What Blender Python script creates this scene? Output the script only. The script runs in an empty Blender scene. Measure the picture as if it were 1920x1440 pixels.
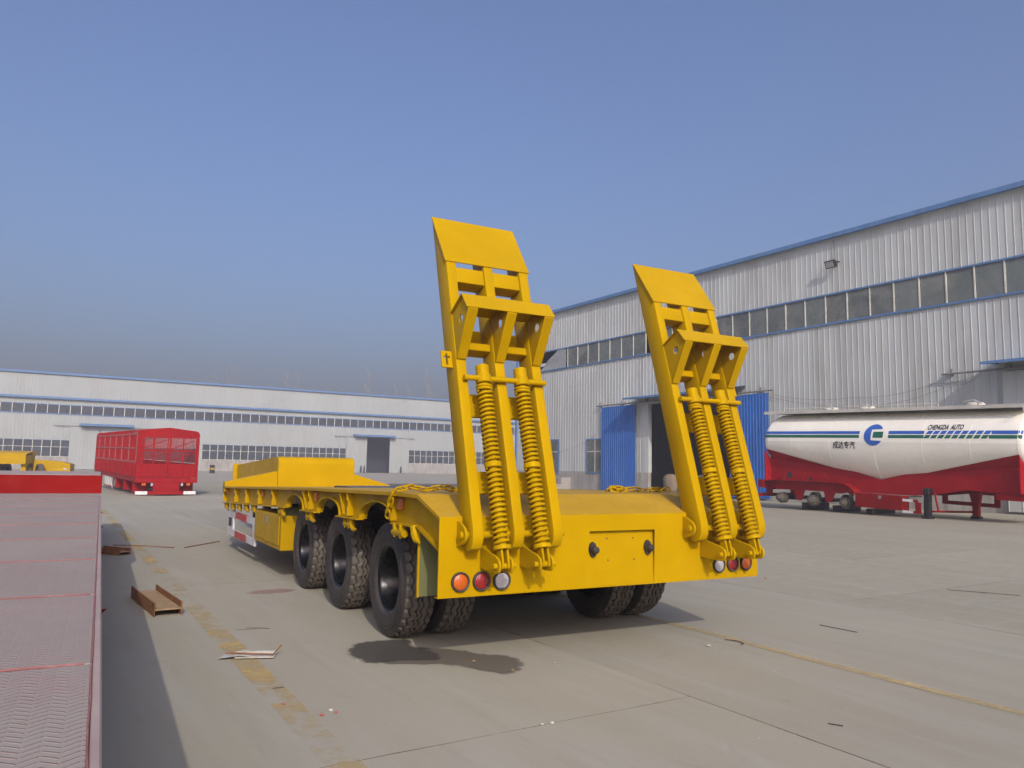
import bpy, bmesh, math, random
from mathutils import Vector, Matrix
from mathutils.geometry import tessellate_polygon

scene = bpy.context.scene
COL = scene.collection
R = math.radians
random.seed(7)

# ------------------------------------------------------------------ camera
cam_data = bpy.data.cameras.new("camera")
cam = bpy.data.objects.new("camera", cam_data)
COL.objects.link(cam)
scene.camera = cam
CAM_H = 1.4336
pitch, roll = 0.1086, 0.0170
fw = Vector((0, math.cos(pitch), math.sin(pitch)))
up = Vector((0, -math.sin(pitch), math.cos(pitch)))
rt = Vector((1, 0, 0))
r2 = math.cos(roll) * rt + math.sin(roll) * up
u2 = -math.sin(roll) * rt + math.cos(roll) * up
cam.matrix_world = Matrix(((r2.x, u2.x, -fw.x, 0), (r2.y, u2.y, -fw.y, 0), (r2.z, u2.z, -fw.z, CAM_H), (0, 0, 0, 1)))
cam_data.sensor_fit = 'HORIZONTAL'
cam_data.sensor_width = 36.0
cam_data.lens = 36.0 * 1447.34 / 1920.0
cam_data.clip_start = 0.05
cam_data.clip_end = 3000.0

# ------------------------------------------------------------------ light
LIGHT = Vector((-0.405, 1.660, -1.0)).normalized()      # direction the sunlight travels
to_sun = -LIGHT
SUN_EL = math.asin(to_sun.z)
SUN_AZ = math.atan2(to_sun.x, to_sun.y)
world = bpy.data.worlds.new("World")
scene.world = world
world.use_nodes = True
wn = world.node_tree.nodes
wl_ = world.node_tree.links
sky = wn.new("ShaderNodeTexSky")
sky.sky_type = 'NISHITA'
sky.sun_disc = False
sky.sun_elevation = SUN_EL
sky.sun_rotation = SUN_AZ
sky.altitude = 0
sky.air_density = 1.25
sky.dust_density = 7.9
sky.ozone_density = 7.5
wb = wn.new('ShaderNodeMix'); wb.data_type = 'RGBA'; wb.blend_type = 'MULTIPLY'; wb.inputs[0].default_value = 1.0
wb.inputs[7].default_value = (1.17, 1.0, 1.03, 1)      # camera white balance
wl_.new(sky.outputs[0], wb.inputs[6])
wl_.new(wb.outputs[2], wn["Background"].inputs[0])
wn["Background"].inputs[1].default_value = 0.15
sun_data = bpy.data.lights.new("sun", 'SUN')
sun_data.energy = 2.2
sun_data.angle = R(0.6)
sun_data.color = (1.0, 0.93, 0.82)
sun = bpy.data.objects.new("sun", sun_data)
COL.objects.link(sun)
sun.rotation_euler = LIGHT.to_track_quat('-Z', 'Y').to_euler()
sun.location = (10, -30, 40)
vs = scene.view_settings
vs.view_transform = 'Standard'
vs.look = 'None'
vs.gamma = 1.0
vs.use_curve_mapping = False
vs.exposure = 0.22

# ------------------------------------------------------------------ helpers
def interp(x, pts):
    if x <= pts[0][0]: return pts[0][1]
    for (a, b), (c, d) in zip(pts, pts[1:]):
        if x <= c: return b + (d - b) * (x - a) / (c - a)
    return pts[-1][1]

class MB:
    def __init__(s): s.v, s.f = [], []
    def add(s, vs, fs):
        n = len(s.v); s.v += [tuple(p) for p in vs]; s.f += [tuple(i + n for i in f) for f in fs]; return s
    def box(s, x0, x1, y0, y1, z0, z1):
        return s.add([(x0,y0,z0),(x1,y0,z0),(x1,y1,z0),(x0,y1,z0),(x0,y0,z1),(x1,y0,z1),(x1,y1,z1),(x0,y1,z1)],
                     [(0,3,2,1),(4,5,6,7),(0,1,5,4),(1,2,6,5),(2,3,7,6),(3,0,4,7)])
    def prism(s, poly, axis, a, b, holes=()):
        def P(p, t):
            return {'x': (t, p[0], p[1]), 'y': (p[0], t, p[1]), 'z': (p[0], p[1], t)}[axis]
        loops = [list(poly)] + [list(h) for h in holes]
        flat = [p for l in loops for p in l]
        n = len(flat)
        vs = [P(p, a) for p in flat] + [P(p, b) for p in flat]
        fs = []
        if holes:
            for t in tessellate_polygon([[Vector((p[0], p[1], 0)) for p in l] for l in loops]):
                fs.append(tuple(t)); fs.append(tuple(i + n for i in reversed(t)))
        else:
            fs.append(tuple(range(n))); fs.append(tuple(range(2 * n - 1, n - 1, -1)))
        o = 0
        for l in loops:
            m = len(l)
            for i in range(m):
                j = (i + 1) % m
                fs.append((o + i, o + j, o + j + n, o + i + n))
            o += m
        return s.add(vs, fs)
    def tube(s, path, r, seg=8, closed=False):
        path = [Vector(p) for p in path]; n = len(path)
        rs = r if isinstance(r, (list, tuple)) else [r] * n
        prev = None; vs = []
        for i, p in enumerate(path):
            if closed: t = path[(i + 1) % n] - path[i - 1]
            else: t = path[min(i + 1, n - 1)] - path[max(i - 1, 0)]
            t.normalize()
            if prev is None:
                a = Vector((0, 0, 1)) if abs(t.z) < 0.9 else Vector((1, 0, 0))
                x = t.cross(a).normalized()
            else:
                x = (prev - t * prev.dot(t)).normalized()
            prev = x; y = t.cross(x)
            for k in range(seg):
                an = 2 * math.pi * k / seg
                vs.append(p + (x * math.cos(an) + y * math.sin(an)) * rs[i])
        fs = []
        for i in range(n if closed else n - 1):
            for k in range(seg):
                a = i * seg + k; b = i * seg + (k + 1) % seg
                c = ((i + 1) % n) * seg + (k + 1) % seg; d = ((i + 1) % n) * seg + k
                fs.append((a, b, c, d))
        if not closed:
            fs.append(tuple(reversed(range(seg)))); fs.append(tuple(range((n - 1) * seg, n * seg)))
        return s.add(vs, fs)
    def lathe(s, prof, axis='x', c=(0, 0, 0), seg=32, cap=True):
        vs = []
        for (h, r) in prof:
            for k in range(seg):
                a = 2 * math.pi * k / seg; ca, sa = r * math.cos(a), r * math.sin(a)
                if axis == 'x': p = (c[0] + h, c[1] + ca, c[2] + sa)
                elif axis == 'y': p = (c[0] + ca, c[1] + h, c[2] + sa)
                else: p = (c[0] + ca, c[1] + sa, c[2] + h)
                vs.append(p)
        fs = []
        for i in range(len(prof) - 1):
            for k in range(seg):
                k2 = (k + 1) % seg
                fs.append((i*seg+k, i*seg+k2, (i+1)*seg+k2, (i+1)*seg+k))
        if cap:
            fs.append(tuple(range(seg))); fs.append(tuple((len(prof)-1)*seg + k for k in reversed(range(seg))))
        return s.add(vs, fs)
    def grid(s, rows):
        m = len(rows[0]); vs = [p for r in rows for p in r]; fs = []
        for i in range(len(rows) - 1):
            for j in range(m - 1):
                fs.append((i*m+j, i*m+j+1, (i+1)*m+j+1, (i+1)*m+j))
        return s.add(vs, fs)
    def mesh(s, name, mat, bevel=0.0, smooth=True, seg=1, ang=35):
        me = bpy.data.meshes.new(name)
        me.from_pydata(s.v, [], s.f)
        bm = bmesh.new(); bm.from_mesh(me)
        bmesh.ops.recalc_face_normals(bm, faces=bm.faces)
        if bevel > 0:
            es = [e for e in bm.edges if len(e.link_faces) == 2 and e.calc_face_angle(0) > R(30)]
            try: bmesh.ops.bevel(bm, geom=es, offset=bevel, segments=seg, affect='EDGES', profile=0.5, clamp_overlap=True)
            except Exception: pass
        bm.to_mesh(me); bm.free()
        if smooth:
            me.shade_smooth()
            me.set_sharp_from_angle(angle=R(ang))
        me.materials.append(mat)
        return me
    def build(s, name, mat, parent=None, loc=(0, 0, 0), rot=(0, 0, 0), **kw):
        return inst(name, s.mesh(name, mat, **kw), parent, loc, rot)

def inst(name, me, parent=None, loc=(0, 0, 0), rot=(0, 0, 0), scale=None):
    o = bpy.data.objects.new(name, me); COL.objects.link(o)
    o.parent = parent; o.location = loc; o.rotation_euler = rot
    if scale: o.scale = scale
    return o

def tag(o, label=None, cat=None, group=None, kind=None):
    if label: o["label"] = label
    if cat: o["category"] = cat
    if group: o["group"] = group
    if kind: o["kind"] = kind
    return o

def empty(name, loc=(0, 0, 0), rot=(0, 0, 0)):
    o = bpy.data.objects.new(name, None); COL.objects.link(o)
    o.location = loc; o.rotation_euler = rot; o.empty_display_size = 0.2
    return o

def box_mesh(name, mat, sx, sy, sz, bevel=0.0):
    return MB().box(0, sx, 0, sy, 0, sz).mesh(name, mat, bevel=bevel)

def dup(o, parent=None, loc=None, rot=None):
    c = o.copy(); COL.objects.link(c); c.parent = parent
    if loc is not None: c.location = loc
    if rot is not None: c.rotation_euler = rot
    for ch in list(o.children): dup(ch, c)
    return c

def circle(cx, cy, r, n=16, a0=0.0):
    return [(cx + r * math.cos(a0 + 2*math.pi*i/n), cy + r * math.sin(a0 + 2*math.pi*i/n)) for i in range(n)]

# ------------------------------------------------------------------ materials
def new_mat(name):
    m = bpy.data.materials.new(name); m.use_nodes = True
    nt = m.node_tree; b = nt.nodes["Principled BSDF"]
    return m, nt, b

def N(nt, t, **kw):
    n = nt.nodes.new(t)
    for k, v in kw.items(): setattr(n, k, v)
    return n

def coords(nt, space='obj', scale=(1, 1, 1), rnd=True):
    L = nt.links
    if space == 'world':
        src = N(nt, 'ShaderNodeNewGeometry').outputs['Position']
    else:
        src = N(nt, 'ShaderNodeTexCoord').outputs['Object']
        if rnd:
            oi = N(nt, 'ShaderNodeObjectInfo'); ad = N(nt, 'ShaderNodeVectorMath', operation='MULTIPLY_ADD')
            cb = N(nt, 'ShaderNodeCombineXYZ')
            for i in range(3): L.new(oi.outputs['Random'], cb.inputs[i])
            L.new(cb.outputs[0], ad.inputs[0]); ad.inputs[1].default_value = (37, 91, 53); L.new(src, ad.inputs[2]); src = ad.outputs[0]
    mp = N(nt, 'ShaderNodeMapping'); mp.inputs['Scale'].default_value = scale
    L.new(src, mp.inputs['Vector'])
    return mp.outputs[0]

def noise(nt, vec, scale, detail=5, rough=0.55, dist=0.0):
    n = N(nt, 'ShaderNodeTexNoise'); nt.links.new(vec, n.inputs['Vector'])
    n.inputs['Scale'].default_value = scale; n.inputs['Detail'].default_value = detail
    n.inputs['Roughness'].default_value = rough; n.inputs['Distortion'].default_value = dist
    return n.outputs['Fac']

def ramp(nt, fac, a, b, lo=0.0, hi=1.0):
    n = N(nt, 'ShaderNodeMapRange'); nt.links.new(fac, n.inputs[0])
    n.inputs[1].default_value = a; n.inputs[2].default_value = b
    n.inputs[3].default_value = lo; n.inputs[4].default_value = hi
    return n.outputs[0]

def mix(nt, fac, a, b, blend='MIX'):
    n = N(nt, 'ShaderNodeMix', data_type='RGBA', blend_type=blend)
    if isinstance(fac, (int, float)): n.inputs[0].default_value = fac
    else: nt.links.new(fac, n.inputs[0])
    for i, c in ((6, a), (7, b)):
        if isinstance(c, (tuple, list)): n.inputs[i].default_value = (*c[:3], 1)
        else: nt.links.new(c, n.inputs[i])
    return n.outputs[2]

def bump(nt, h, strength, dist=0.01):
    n = N(nt, 'ShaderNodeBump'); n.inputs['Strength'].default_value = strength; n.inputs['Distance'].default_value = dist
    nt.links.new(h, n.inputs['Height']); return n.outputs[0]

def paint(name, col, rough=0.35, dirt=(0.25, 0.22, 0.18), damt=0.12, scale=2.0, spec=0.5, bumps=0.04, var=0.08, streak=False, space='obj', sheet=0.0, tint=None):
    m, nt, b = new_mat(name); L = nt.links
    v = coords(nt, space)
    vs_ = coords(nt, space, scale=(1, 1, 0.12)) if streak else v
    n1 = noise(nt, v, scale, 6, 0.6)
    n2 = noise(nt, vs_, scale * 3.1, 5, 0.65)
    dark = tuple(c * (1 - 2.2 * var) for c in col); light = tuple(min(1, c * (1 + 1.2 * var)) for c in col)
    c = mix(nt, ramp(nt, n1, 0.3, 0.7), dark, light)
    c = mix(nt, ramp(nt, n2, 0.48, 0.8, 0, damt * 3), c, dirt)
    if sheet:
        oi = N(nt, 'ShaderNodeObjectInfo'); hs = N(nt, 'ShaderNodeHueSaturation'); L.new(c, hs.inputs['Color'])
        L.new(ramp(nt, oi.outputs['Random'], 0, 1, 1 - sheet, 1 + sheet), hs.inputs['Value']); c = hs.outputs[0]
    L.new(c, b.inputs['Base Color'])
    L.new(ramp(nt, n2, 0.3, 0.75, max(0.05, rough - 0.1), min(1, rough + 0.22)), b.inputs['Roughness'])
    b.inputs['Specular IOR Level'].default_value = spec
    if tint: b.inputs['Specular Tint'].default_value = (*tint, 1)
    if bumps:
        n3 = noise(nt, v, 14, 4, 0.6)
        L.new(bump(nt, n3, bumps, 0.02), b.inputs['Normal'])
    return m

M = {}
M['yellow'] = paint('yellow_paint', (0.445, 0.272, 0.0002), 0.40, dirt=(0.40, 0.25, 0.003), damt=0.10, spec=0.22, tint=(1.0, 0.75, 0.10), scale=1.6, var=0.05, bumps=0.05)
M['yellow_deck'] = paint('yellow_deck_paint', (0.46, 0.275, 0.003), 0.46, dirt=(0.42, 0.30, 0.085), damt=0.20, spec=0.25, tint=(1.0, 0.8, 0.25), scale=2.2, var=0.07, bumps=0.08)
M['olive'] = paint('olive_mudguard', (0.135, 0.145, 0.055), 0.7, damt=0.08)
M['red'] = paint('red_paint', (0.225, 0.008, 0.008), 0.48, dirt=(0.26, 0.06, 0.05), damt=0.08, spec=0.2, tint=(1.0, 0.25, 0.22), scale=1.5)
M['red_tank'] = paint('crimson_paint', (0.33, 0.007, 0.012), 0.42, dirt=(0.30, 0.05, 0.05), damt=0.1, scale=1.2, spec=0.25, tint=(1.0, 0.3, 0.3))
M['dusty_red'] = paint('dusty_red_paint', (0.33, 0.085, 0.08), 0.7, dirt=(0.36, 0.24, 0.22), damt=0.3, scale=3.0)
M['weld_red'] = paint('red_weld_paint', (0.25, 0.095, 0.09), 0.8, dirt=(0.30, 0.21, 0.19), damt=0.3, scale=9.0)
M['white'] = paint('white_paint', (0.72, 0.72, 0.70), 0.5, damt=0.12)
M['cream'] = paint('cream_tank_paint', (0.92, 0.89, 0.76), 0.30, dirt=(0.80, 0.76, 0.63), damt=0.07, scale=0.8, var=0.03)
M['cream2'] = paint('cream_fittings_paint', (0.60, 0.58, 0.50), 0.45)
M['dkblue'] = paint('logo_blue', (0.030, 0.120, 0.48), 0.4, damt=0.03)
M['green'] = paint('stripe_green', (0.010, 0.13, 0.075), 0.4, damt=0.03)
M['ink'] = paint('lettering_black', (0.02, 0.02, 0.03), 0.5, damt=0.03)
M['trim'] = paint('blue_trim', (0.085, 0.19, 0.38), 0.5, dirt=(0.26, 0.30, 0.34), damt=0.14, scale=1.0, space='world')
M['bluedoor'] = paint('blue_cladding', (0.026, 0.13, 0.44), 0.5, dirt=(0.16, 0.25, 0.42), damt=0.12, scale=0.8, streak=True, space='world')
M['clad'] = paint('white_cladding', (0.485, 0.512, 0.492), 0.5, dirt=(0.30, 0.28, 0.235), damt=0.24, scale=0.35, var=0.05, streak=True, bumps=0.02, space='world', sheet=0.045)
M['clad_far'] = paint('white_cladding_clean', (0.350, 0.376, 0.360), 0.55, dirt=(0.30, 0.29, 0.255), damt=0.14, scale=0.12, var=0.03, streak=True, bumps=0, space='world', sheet=0.02)
M['plinth'] = paint('plinth_concrete', (0.36, 0.345, 0.31), 0.9, dirt=(0.16, 0.14, 0.11), damt=0.3, scale=0.9, var=0.12, streak=True, bumps=0.2, space='world')
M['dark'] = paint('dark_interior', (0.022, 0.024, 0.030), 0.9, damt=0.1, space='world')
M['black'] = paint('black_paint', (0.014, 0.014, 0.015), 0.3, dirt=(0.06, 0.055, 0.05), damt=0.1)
M['rimblack'] = paint('black_rim_paint', (0.004, 0.004, 0.0045), 0.22, dirt=(0.012, 0.012, 0.012), damt=0.06, spec=0.3, bumps=0)
M['steel'] = paint('grey_steel', (0.22, 0.22, 0.22), 0.45, dirt=(0.16, 0.10, 0.06), damt=0.2)
M['rust'] = paint('rusty_steel', (0.24, 0.095, 0.030), 0.85, dirt=(0.30, 0.17, 0.07), damt=0.35, scale=9, var=0.25, bumps=0.3)
M['rustdust'] = paint('dusty_rusty_web', (0.36, 0.25, 0.13), 0.9, dirt=(0.26, 0.14, 0.06), damt=0.3, scale=9, var=0.12, bumps=0.3)
M['hub'] = paint('greasy_hub', (0.105, 0.09, 0.068), 0.6, dirt=(0.06, 0.055, 0.045), damt=0.35, scale=8)
M['guardwhite'] = paint('guard_white', (0.62, 0.62, 0.62), 0.5, damt=0.14)
M['guardred'] = paint('guard_red', (0.50, 0.05, 0.05), 0.5, damt=0.14)
M['frame_w'] = paint('window_frame_white', (0.66, 0.66, 0.56), 0.5, damt=0.15)
M['sackcloth'] = paint('sackcloth', (0.26, 0.20, 0.13), 0.95, damt=0.3, scale=3, bumps=0.3)
M['bark'] = paint('bare_bark', (0.24, 0.22, 0.21), 0.95, damt=0.1)
M['film'] = paint('plastic_film', (0.34, 0.36, 0.36), 0.35, dirt=(0.2, 0.2, 0.18), damt=0.3, scale=2.0, bumps=0.5)
M['paper'] = paint('white_sheet', (0.58, 0.56, 0.47), 0.5, damt=0.2, scale=8)
M['pebble'] = paint('pebble', (0.36, 0.33, 0.28), 0.9, damt=0.2, scale=20)
M['crumb'] = paint('red_scrap', (0.45, 0.08, 0.07), 0.6, damt=0.2, scale=20)
M['wire'] = paint('dark_wire', (0.035, 0.030, 0.028), 0.6, damt=0.1)
M['tan'] = paint('dry_leaf', (0.30, 0.19, 0.08), 0.8, damt=0.2, scale=20)

def lamp_mat(name, col):
    m, nt, b = new_mat(name)
    b.inputs['Base Color'].default_value = (*col, 1)
    b.inputs['Roughness'].default_value = 0.22
    b.inputs['Coat Weight'].default_value = 0.5
    v = coords(nt, 'obj', rnd=False)
    w = N(nt, 'ShaderNodeTexVoronoi'); w.inputs['Scale'].default_value = 130
    nt.links.new(v, w.inputs['Vector'])
    nt.links.new(bump(nt, w.outputs['Distance'], 0.5, 0.003), b.inputs['Normal'])
    return m
M['amber'] = lamp_mat('amber_lens', (0.50, 0.095, 0.002))
M['redlens'] = lamp_mat('red_lens', (0.26, 0.010, 0.010))
M['clear'] = lamp_mat('clear_lens', (0.42, 0.41, 0.42))
M['orange'] = lamp_mat('orange_marker_lens', (0.45, 0.12, 0.02))

def glass_mat(name, base, dust, amt):
    m, nt, b = new_mat(name); L = nt.links
    v = coords(nt, 'world')
    n1 = noise(nt, v, 0.55, 5, 0.6, 1.5); n2 = noise(nt, v, 3.5, 4, 0.6)
    oi = N(nt, 'ShaderNodeObjectInfo')
    c = mix(nt, ramp(nt, n1, 0.42, 0.75, 0, amt), base, dust)
    c = mix(nt, ramp(nt, oi.outputs['Random'], 0.0, 1.0, 0.0, 0.75), c, tuple(x * 1.8 for x in base))
    L.new(c, b.inputs['Base Color'])
    L.new(ramp(nt, n2, 0.3, 0.7, 0.10, 0.38), b.inputs['Roughness'])
    return m
M['glass'] = glass_mat('dusty_window_glass', (0.090, 0.104, 0.097), (0.26, 0.25, 0.215), 0.85)
M['glass_far'] = glass_mat('dark_window_glass', (0.030, 0.036, 0.043), (0.08, 0.09, 0.09), 0.4)

def rubber_mat():
    m, nt, b = new_mat('tyre_rubber'); L = nt.links
    v = coords(nt, 'obj')
    n1 = noise(nt, v, 3.0, 5, 0.65); n2 = noise(nt, v, 18, 4, 0.6)
    c = mix(nt, ramp(nt, n1, 0.35, 0.7), (0.020, 0.018, 0.017), (0.062, 0.054, 0.046))
    c = mix(nt, ramp(nt, n2, 0.5, 0.8, 0, 0.5), c, (0.085, 0.072, 0.058))
    tc = N(nt, 'ShaderNodeTexCoord'); sp = N(nt, 'ShaderNodeVectorMath', operation='MULTIPLY'); L.new(tc.outputs['Object'], sp.inputs[0]); sp.inputs[1].default_value = (0, 1, 1)
    ln = N(nt, 'ShaderNodeVectorMath', operation='LENGTH'); L.new(sp.outputs[0], ln.inputs[0])
    c = mix(nt, ramp(nt, ln.outputs['Value'], 0.455, 0.475, 0, 0.75), c, (0.135, 0.118, 0.092))      # road dust on the tread blocks
    L.new(c, b.inputs['Base Color'])
    L.new(ramp(nt, n1, 0.3, 0.7, 0.50, 0.75), b.inputs['Roughness'])
    L.new(bump(nt, n2, 0.12, 0.004), b.inputs['Normal'])
    return m
M['rubber'] = rubber_mat()

HEAD = R(-31.8)       # direction of slab joints and painted lines
hd_ = Vector((math.sin(HEAD), math.cos(HEAD), 0)); hn_ = Vector((math.cos(HEAD), -math.sin(HEAD), 0))

def concrete_mat(name, rough_strip=False):
    m, nt, b = new_mat(name); L = nt.links
    pos = N(nt, 'ShaderNodeNewGeometry').outputs['Position']
    rot = N(nt, 'ShaderNodeMapping'); rot.inputs['Rotation'].default_value = (0, 0, HEAD)
    L.new(pos, rot.inputs['Vector'])
    st = N(nt, 'ShaderNodeMapping'); st.inputs['Scale'].default_value = (1.0, 0.10, 1.0)
    L.new(rot.outputs[0], st.inputs['Vector'])
    big = noise(nt, rot.outputs[0], 0.16, 5, 0.55)
    mid = noise(nt, rot.outputs[0], 0.9, 6, 0.6, 0.4)
    strk = noise(nt, st.outputs[0], 2.6, 5, 0.6)
    fine = noise(nt, rot.outputs[0], 38, 4, 0.7)
    blot = noise(nt, rot.outputs[0], 2.3, 7, 0.7, 1.2)
    c = mix(nt, ramp(nt, big, 0.3, 0.7), (0.298, 0.280, 0.208), (0.375, 0.356, 0.268))
    c = mix(nt, ramp(nt, mid, 0.38, 0.72, 0, 0.55), c, (0.342, 0.327, 0.254))
    c = mix(nt, ramp(nt, strk, 0.47, 0.74, 0, 0.55), c, (0.395, 0.388, 0.335))
    strk2 = noise(nt, st.outputs[0], 7.5, 6, 0.7)
    c = mix(nt, ramp(nt, strk2, 0.52, 0.78, 0, 0.35), c, (0.245, 0.225, 0.172))
    c = mix(nt, ramp(nt, blot, 0.60, 0.80, 0, 0.50), c, (0.225, 0.200, 0.138))
    c = mix(nt, ramp(nt, fine, 0.3, 0.7, 0, 0.18), c, (0.26, 0.237, 0.18))
    if rough_strip:
        g = noise(nt, rot.outputs[0], 5.0, 8, 0.75)
        c = mix(nt, ramp(nt, g, 0.40, 0.62, 0, 0.55), c, (0.275, 0.252, 0.165))
    oi = N(nt, 'ShaderNodeObjectInfo')
    hs = N(nt, 'ShaderNodeHueSaturation'); L.new(c, hs.inputs['Color'])
    L.new(ramp(nt, oi.outputs['Random'], 0, 1, 0.95, 1.05), hs.inputs['Value'])
    L.new(hs.outputs[0], b.inputs['Base Color'])
    b.inputs['Roughness'].default_value = 0.88
    b.inputs['Specular IOR Level'].default_value = 0.3
    L.new(bump(nt, fine, 0.25, 0.004), b.inputs['Normal'])
    return m
M['concrete'] = concrete_mat('yard_concrete')
M['concrete_rough'] = concrete_mat('worn_yard_concrete', True)

M['joint'] = paint('joint_dirt', (0.11, 0.092, 0.072), 0.95, damt=0.2, space='world')
def worn_line_mat(name='worn_yellow_line', lo=-0.6, hi=0.45, col=(0.56, 0.405, 0.15)):
    m, nt, b = new_mat(name); L = nt.links
    v = coords(nt, 'world')
    n1 = noise(nt, v, 1.1, 6, 0.7, 0.5); n2 = noise(nt, v, 9, 5, 0.7)
    b.inputs['Base Color'].default_value = (*col, 1); b.inputs['Roughness'].default_value = 0.85
    tr = N(nt, 'ShaderNodeBsdfTransparent'); ms = N(nt, 'ShaderNodeMixShader')
    mu = N(nt, 'ShaderNodeMath', operation='ADD'); L.new(ramp(nt, n1, 0.36, 0.62, lo, hi), mu.inputs[0])
    L.new(ramp(nt, n2, 0.3, 0.7, 0.0, 0.5), mu.inputs[1]); mu.use_clamp = True
    L.new(mu.outputs[0], ms.inputs[0]); L.new(tr.outputs[0], ms.inputs[1]); L.new(b.outputs[0], ms.inputs[2])
    L.new(ms.outputs[0], nt.nodes['Material Output'].inputs['Surface'])
    return m
M['line'] = worn_line_mat()
M['line2'] = worn_line_mat('faded_yellow_line', 0.1, 0.5, (0.50, 0.39, 0.18))

def wet_mat(name, col, rough, cover):
    m, nt, b = new_mat(name); L = nt.links
    v = coords(nt, 'world'); n2 = noise(nt, v, 13, 8, 0.72, 0.5)
    c = mix(nt, n2, tuple(x * 0.8 for x in col), tuple(x * 1.25 for x in col))
    L.new(c, b.inputs['Base Color']); b.inputs['Roughness'].default_value = rough
    tr = N(nt, 'ShaderNodeBsdfTransparent'); ms = N(nt, 'ShaderNodeMixShader')
    at = N(nt, 'ShaderNodeAttribute'); at.attribute_name = 'soak'
    ad = N(nt, 'ShaderNodeMath', operation='MULTIPLY_ADD'); L.new(n2, ad.inputs[0]); ad.inputs[1].default_value = 1.5; L.new(at.outputs['Fac'], ad.inputs[2])
    L.new(ramp(nt, ad.outputs[0], 0.85, 1.35, 0.0, cover), ms.inputs[0])
    L.new(tr.outputs[0], ms.inputs[1]); L.new(b.outputs[0], ms.inputs[2])
    L.new(ms.outputs[0], nt.nodes['Material Output'].inputs['Surface'])
    return m
M['wet'] = wet_mat('oily_wet_concrete', (0.080, 0.072, 0.060), 0.6, 0.78)
M['damp'] = wet_mat('damp_concrete', (0.13, 0.112, 0.085), 0.75, 0.60)

def tread_mat():
    # chequer plate: two directions of short raised bars in alternating columns, dusty red paint
    m, nt, b = new_mat('chequer_plate_dusty_red'); L = nt.links
    tc = N(nt, 'ShaderNodeTexCoord').outputs['Object']
    sx = N(nt, 'ShaderNodeSeparateXYZ'); L.new(tc, sx.inputs[0])
    def mth(op, a, bb=None, clamp=False):
        n = N(nt, 'ShaderNodeMath', operation=op); n.use_clamp = clamp
        for i, q in enumerate((a, bb)):
            if q is None: continue
            if isinstance(q, (int, float)): n.inputs[i].default_value = q
            else: L.new(q, n.inputs[i])
        return n.outputs[0]
    col = mth('DIVIDE', sx.outputs[0], 0.024)
    fl = mth('FLOOR', col); fr = mth('SUBTRACT', col, fl)
    par = mth('MULTIPLY', mth('SUBTRACT', mth('FRACT', mth('MULTIPLY', fl, 0.5)), 0.25), 4.0)      # -1 / +1
    sl = mth('MULTIPLY', mth('SUBTRACT', fr, 0.5), mth('MULTIPLY', par, 0.95))
    row = mth('ADD', mth('DIVIDE', sx.outputs[1], 0.021), sl)
    rf = mth('ABSOLUTE', mth('SUBTRACT', mth('FRACT', row), 0.5))
    bar = ramp(nt, rf, 0.06, 0.17, 1.0, 0.0)
    edge = ramp(nt, mth('ABSOLUTE', mth('SUBTRACT', fr, 0.5)), 0.38, 0.48, 1.0, 0.0)
    h = mth('MULTIPLY', bar, edge)
    v = coords(nt, 'world')
    n1 = noise(nt, v, 1.3, 6, 0.65, 0.6); n2 = noise(nt, v, 24, 5, 0.7); n3 = noise(nt, v, 5, 5, 0.6)
    c = mix(nt, ramp(nt, n1, 0.35, 0.68), (0.295, 0.255, 0.220), (0.330, 0.292, 0.248))
    c = mix(nt, ramp(nt, n3, 0.48, 0.70, 0, 0.6), c, (0.335, 0.225, 0.215))
    c = mix(nt, ramp(nt, n1, 0.58, 0.75, 0, 0.35), c, (0.36, 0.30, 0.215))
    wear = mth('MULTIPLY', h, ramp(nt, n2, 0.40, 0.66))
    c = mix(nt, mth('MULTIPLY', wear, 0.50), c, (0.30, 0.15, 0.145))
    L.new(c, b.inputs['Base Color']); b.inputs['Roughness'].default_value = 0.75; b.inputs['Specular IOR Level'].default_value = 0.15
    L.new(bump(nt, h, 0.6, 0.003), b.inputs['Normal'])
    return m
M['tread'] = tread_mat()
M['edge_red'] = paint('dusty_edge_paint', (0.36, 0.285, 0.26), 0.75, dirt=(0.38, 0.34, 0.27), spec=0.2, damt=0.3, scale=3.0)

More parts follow.
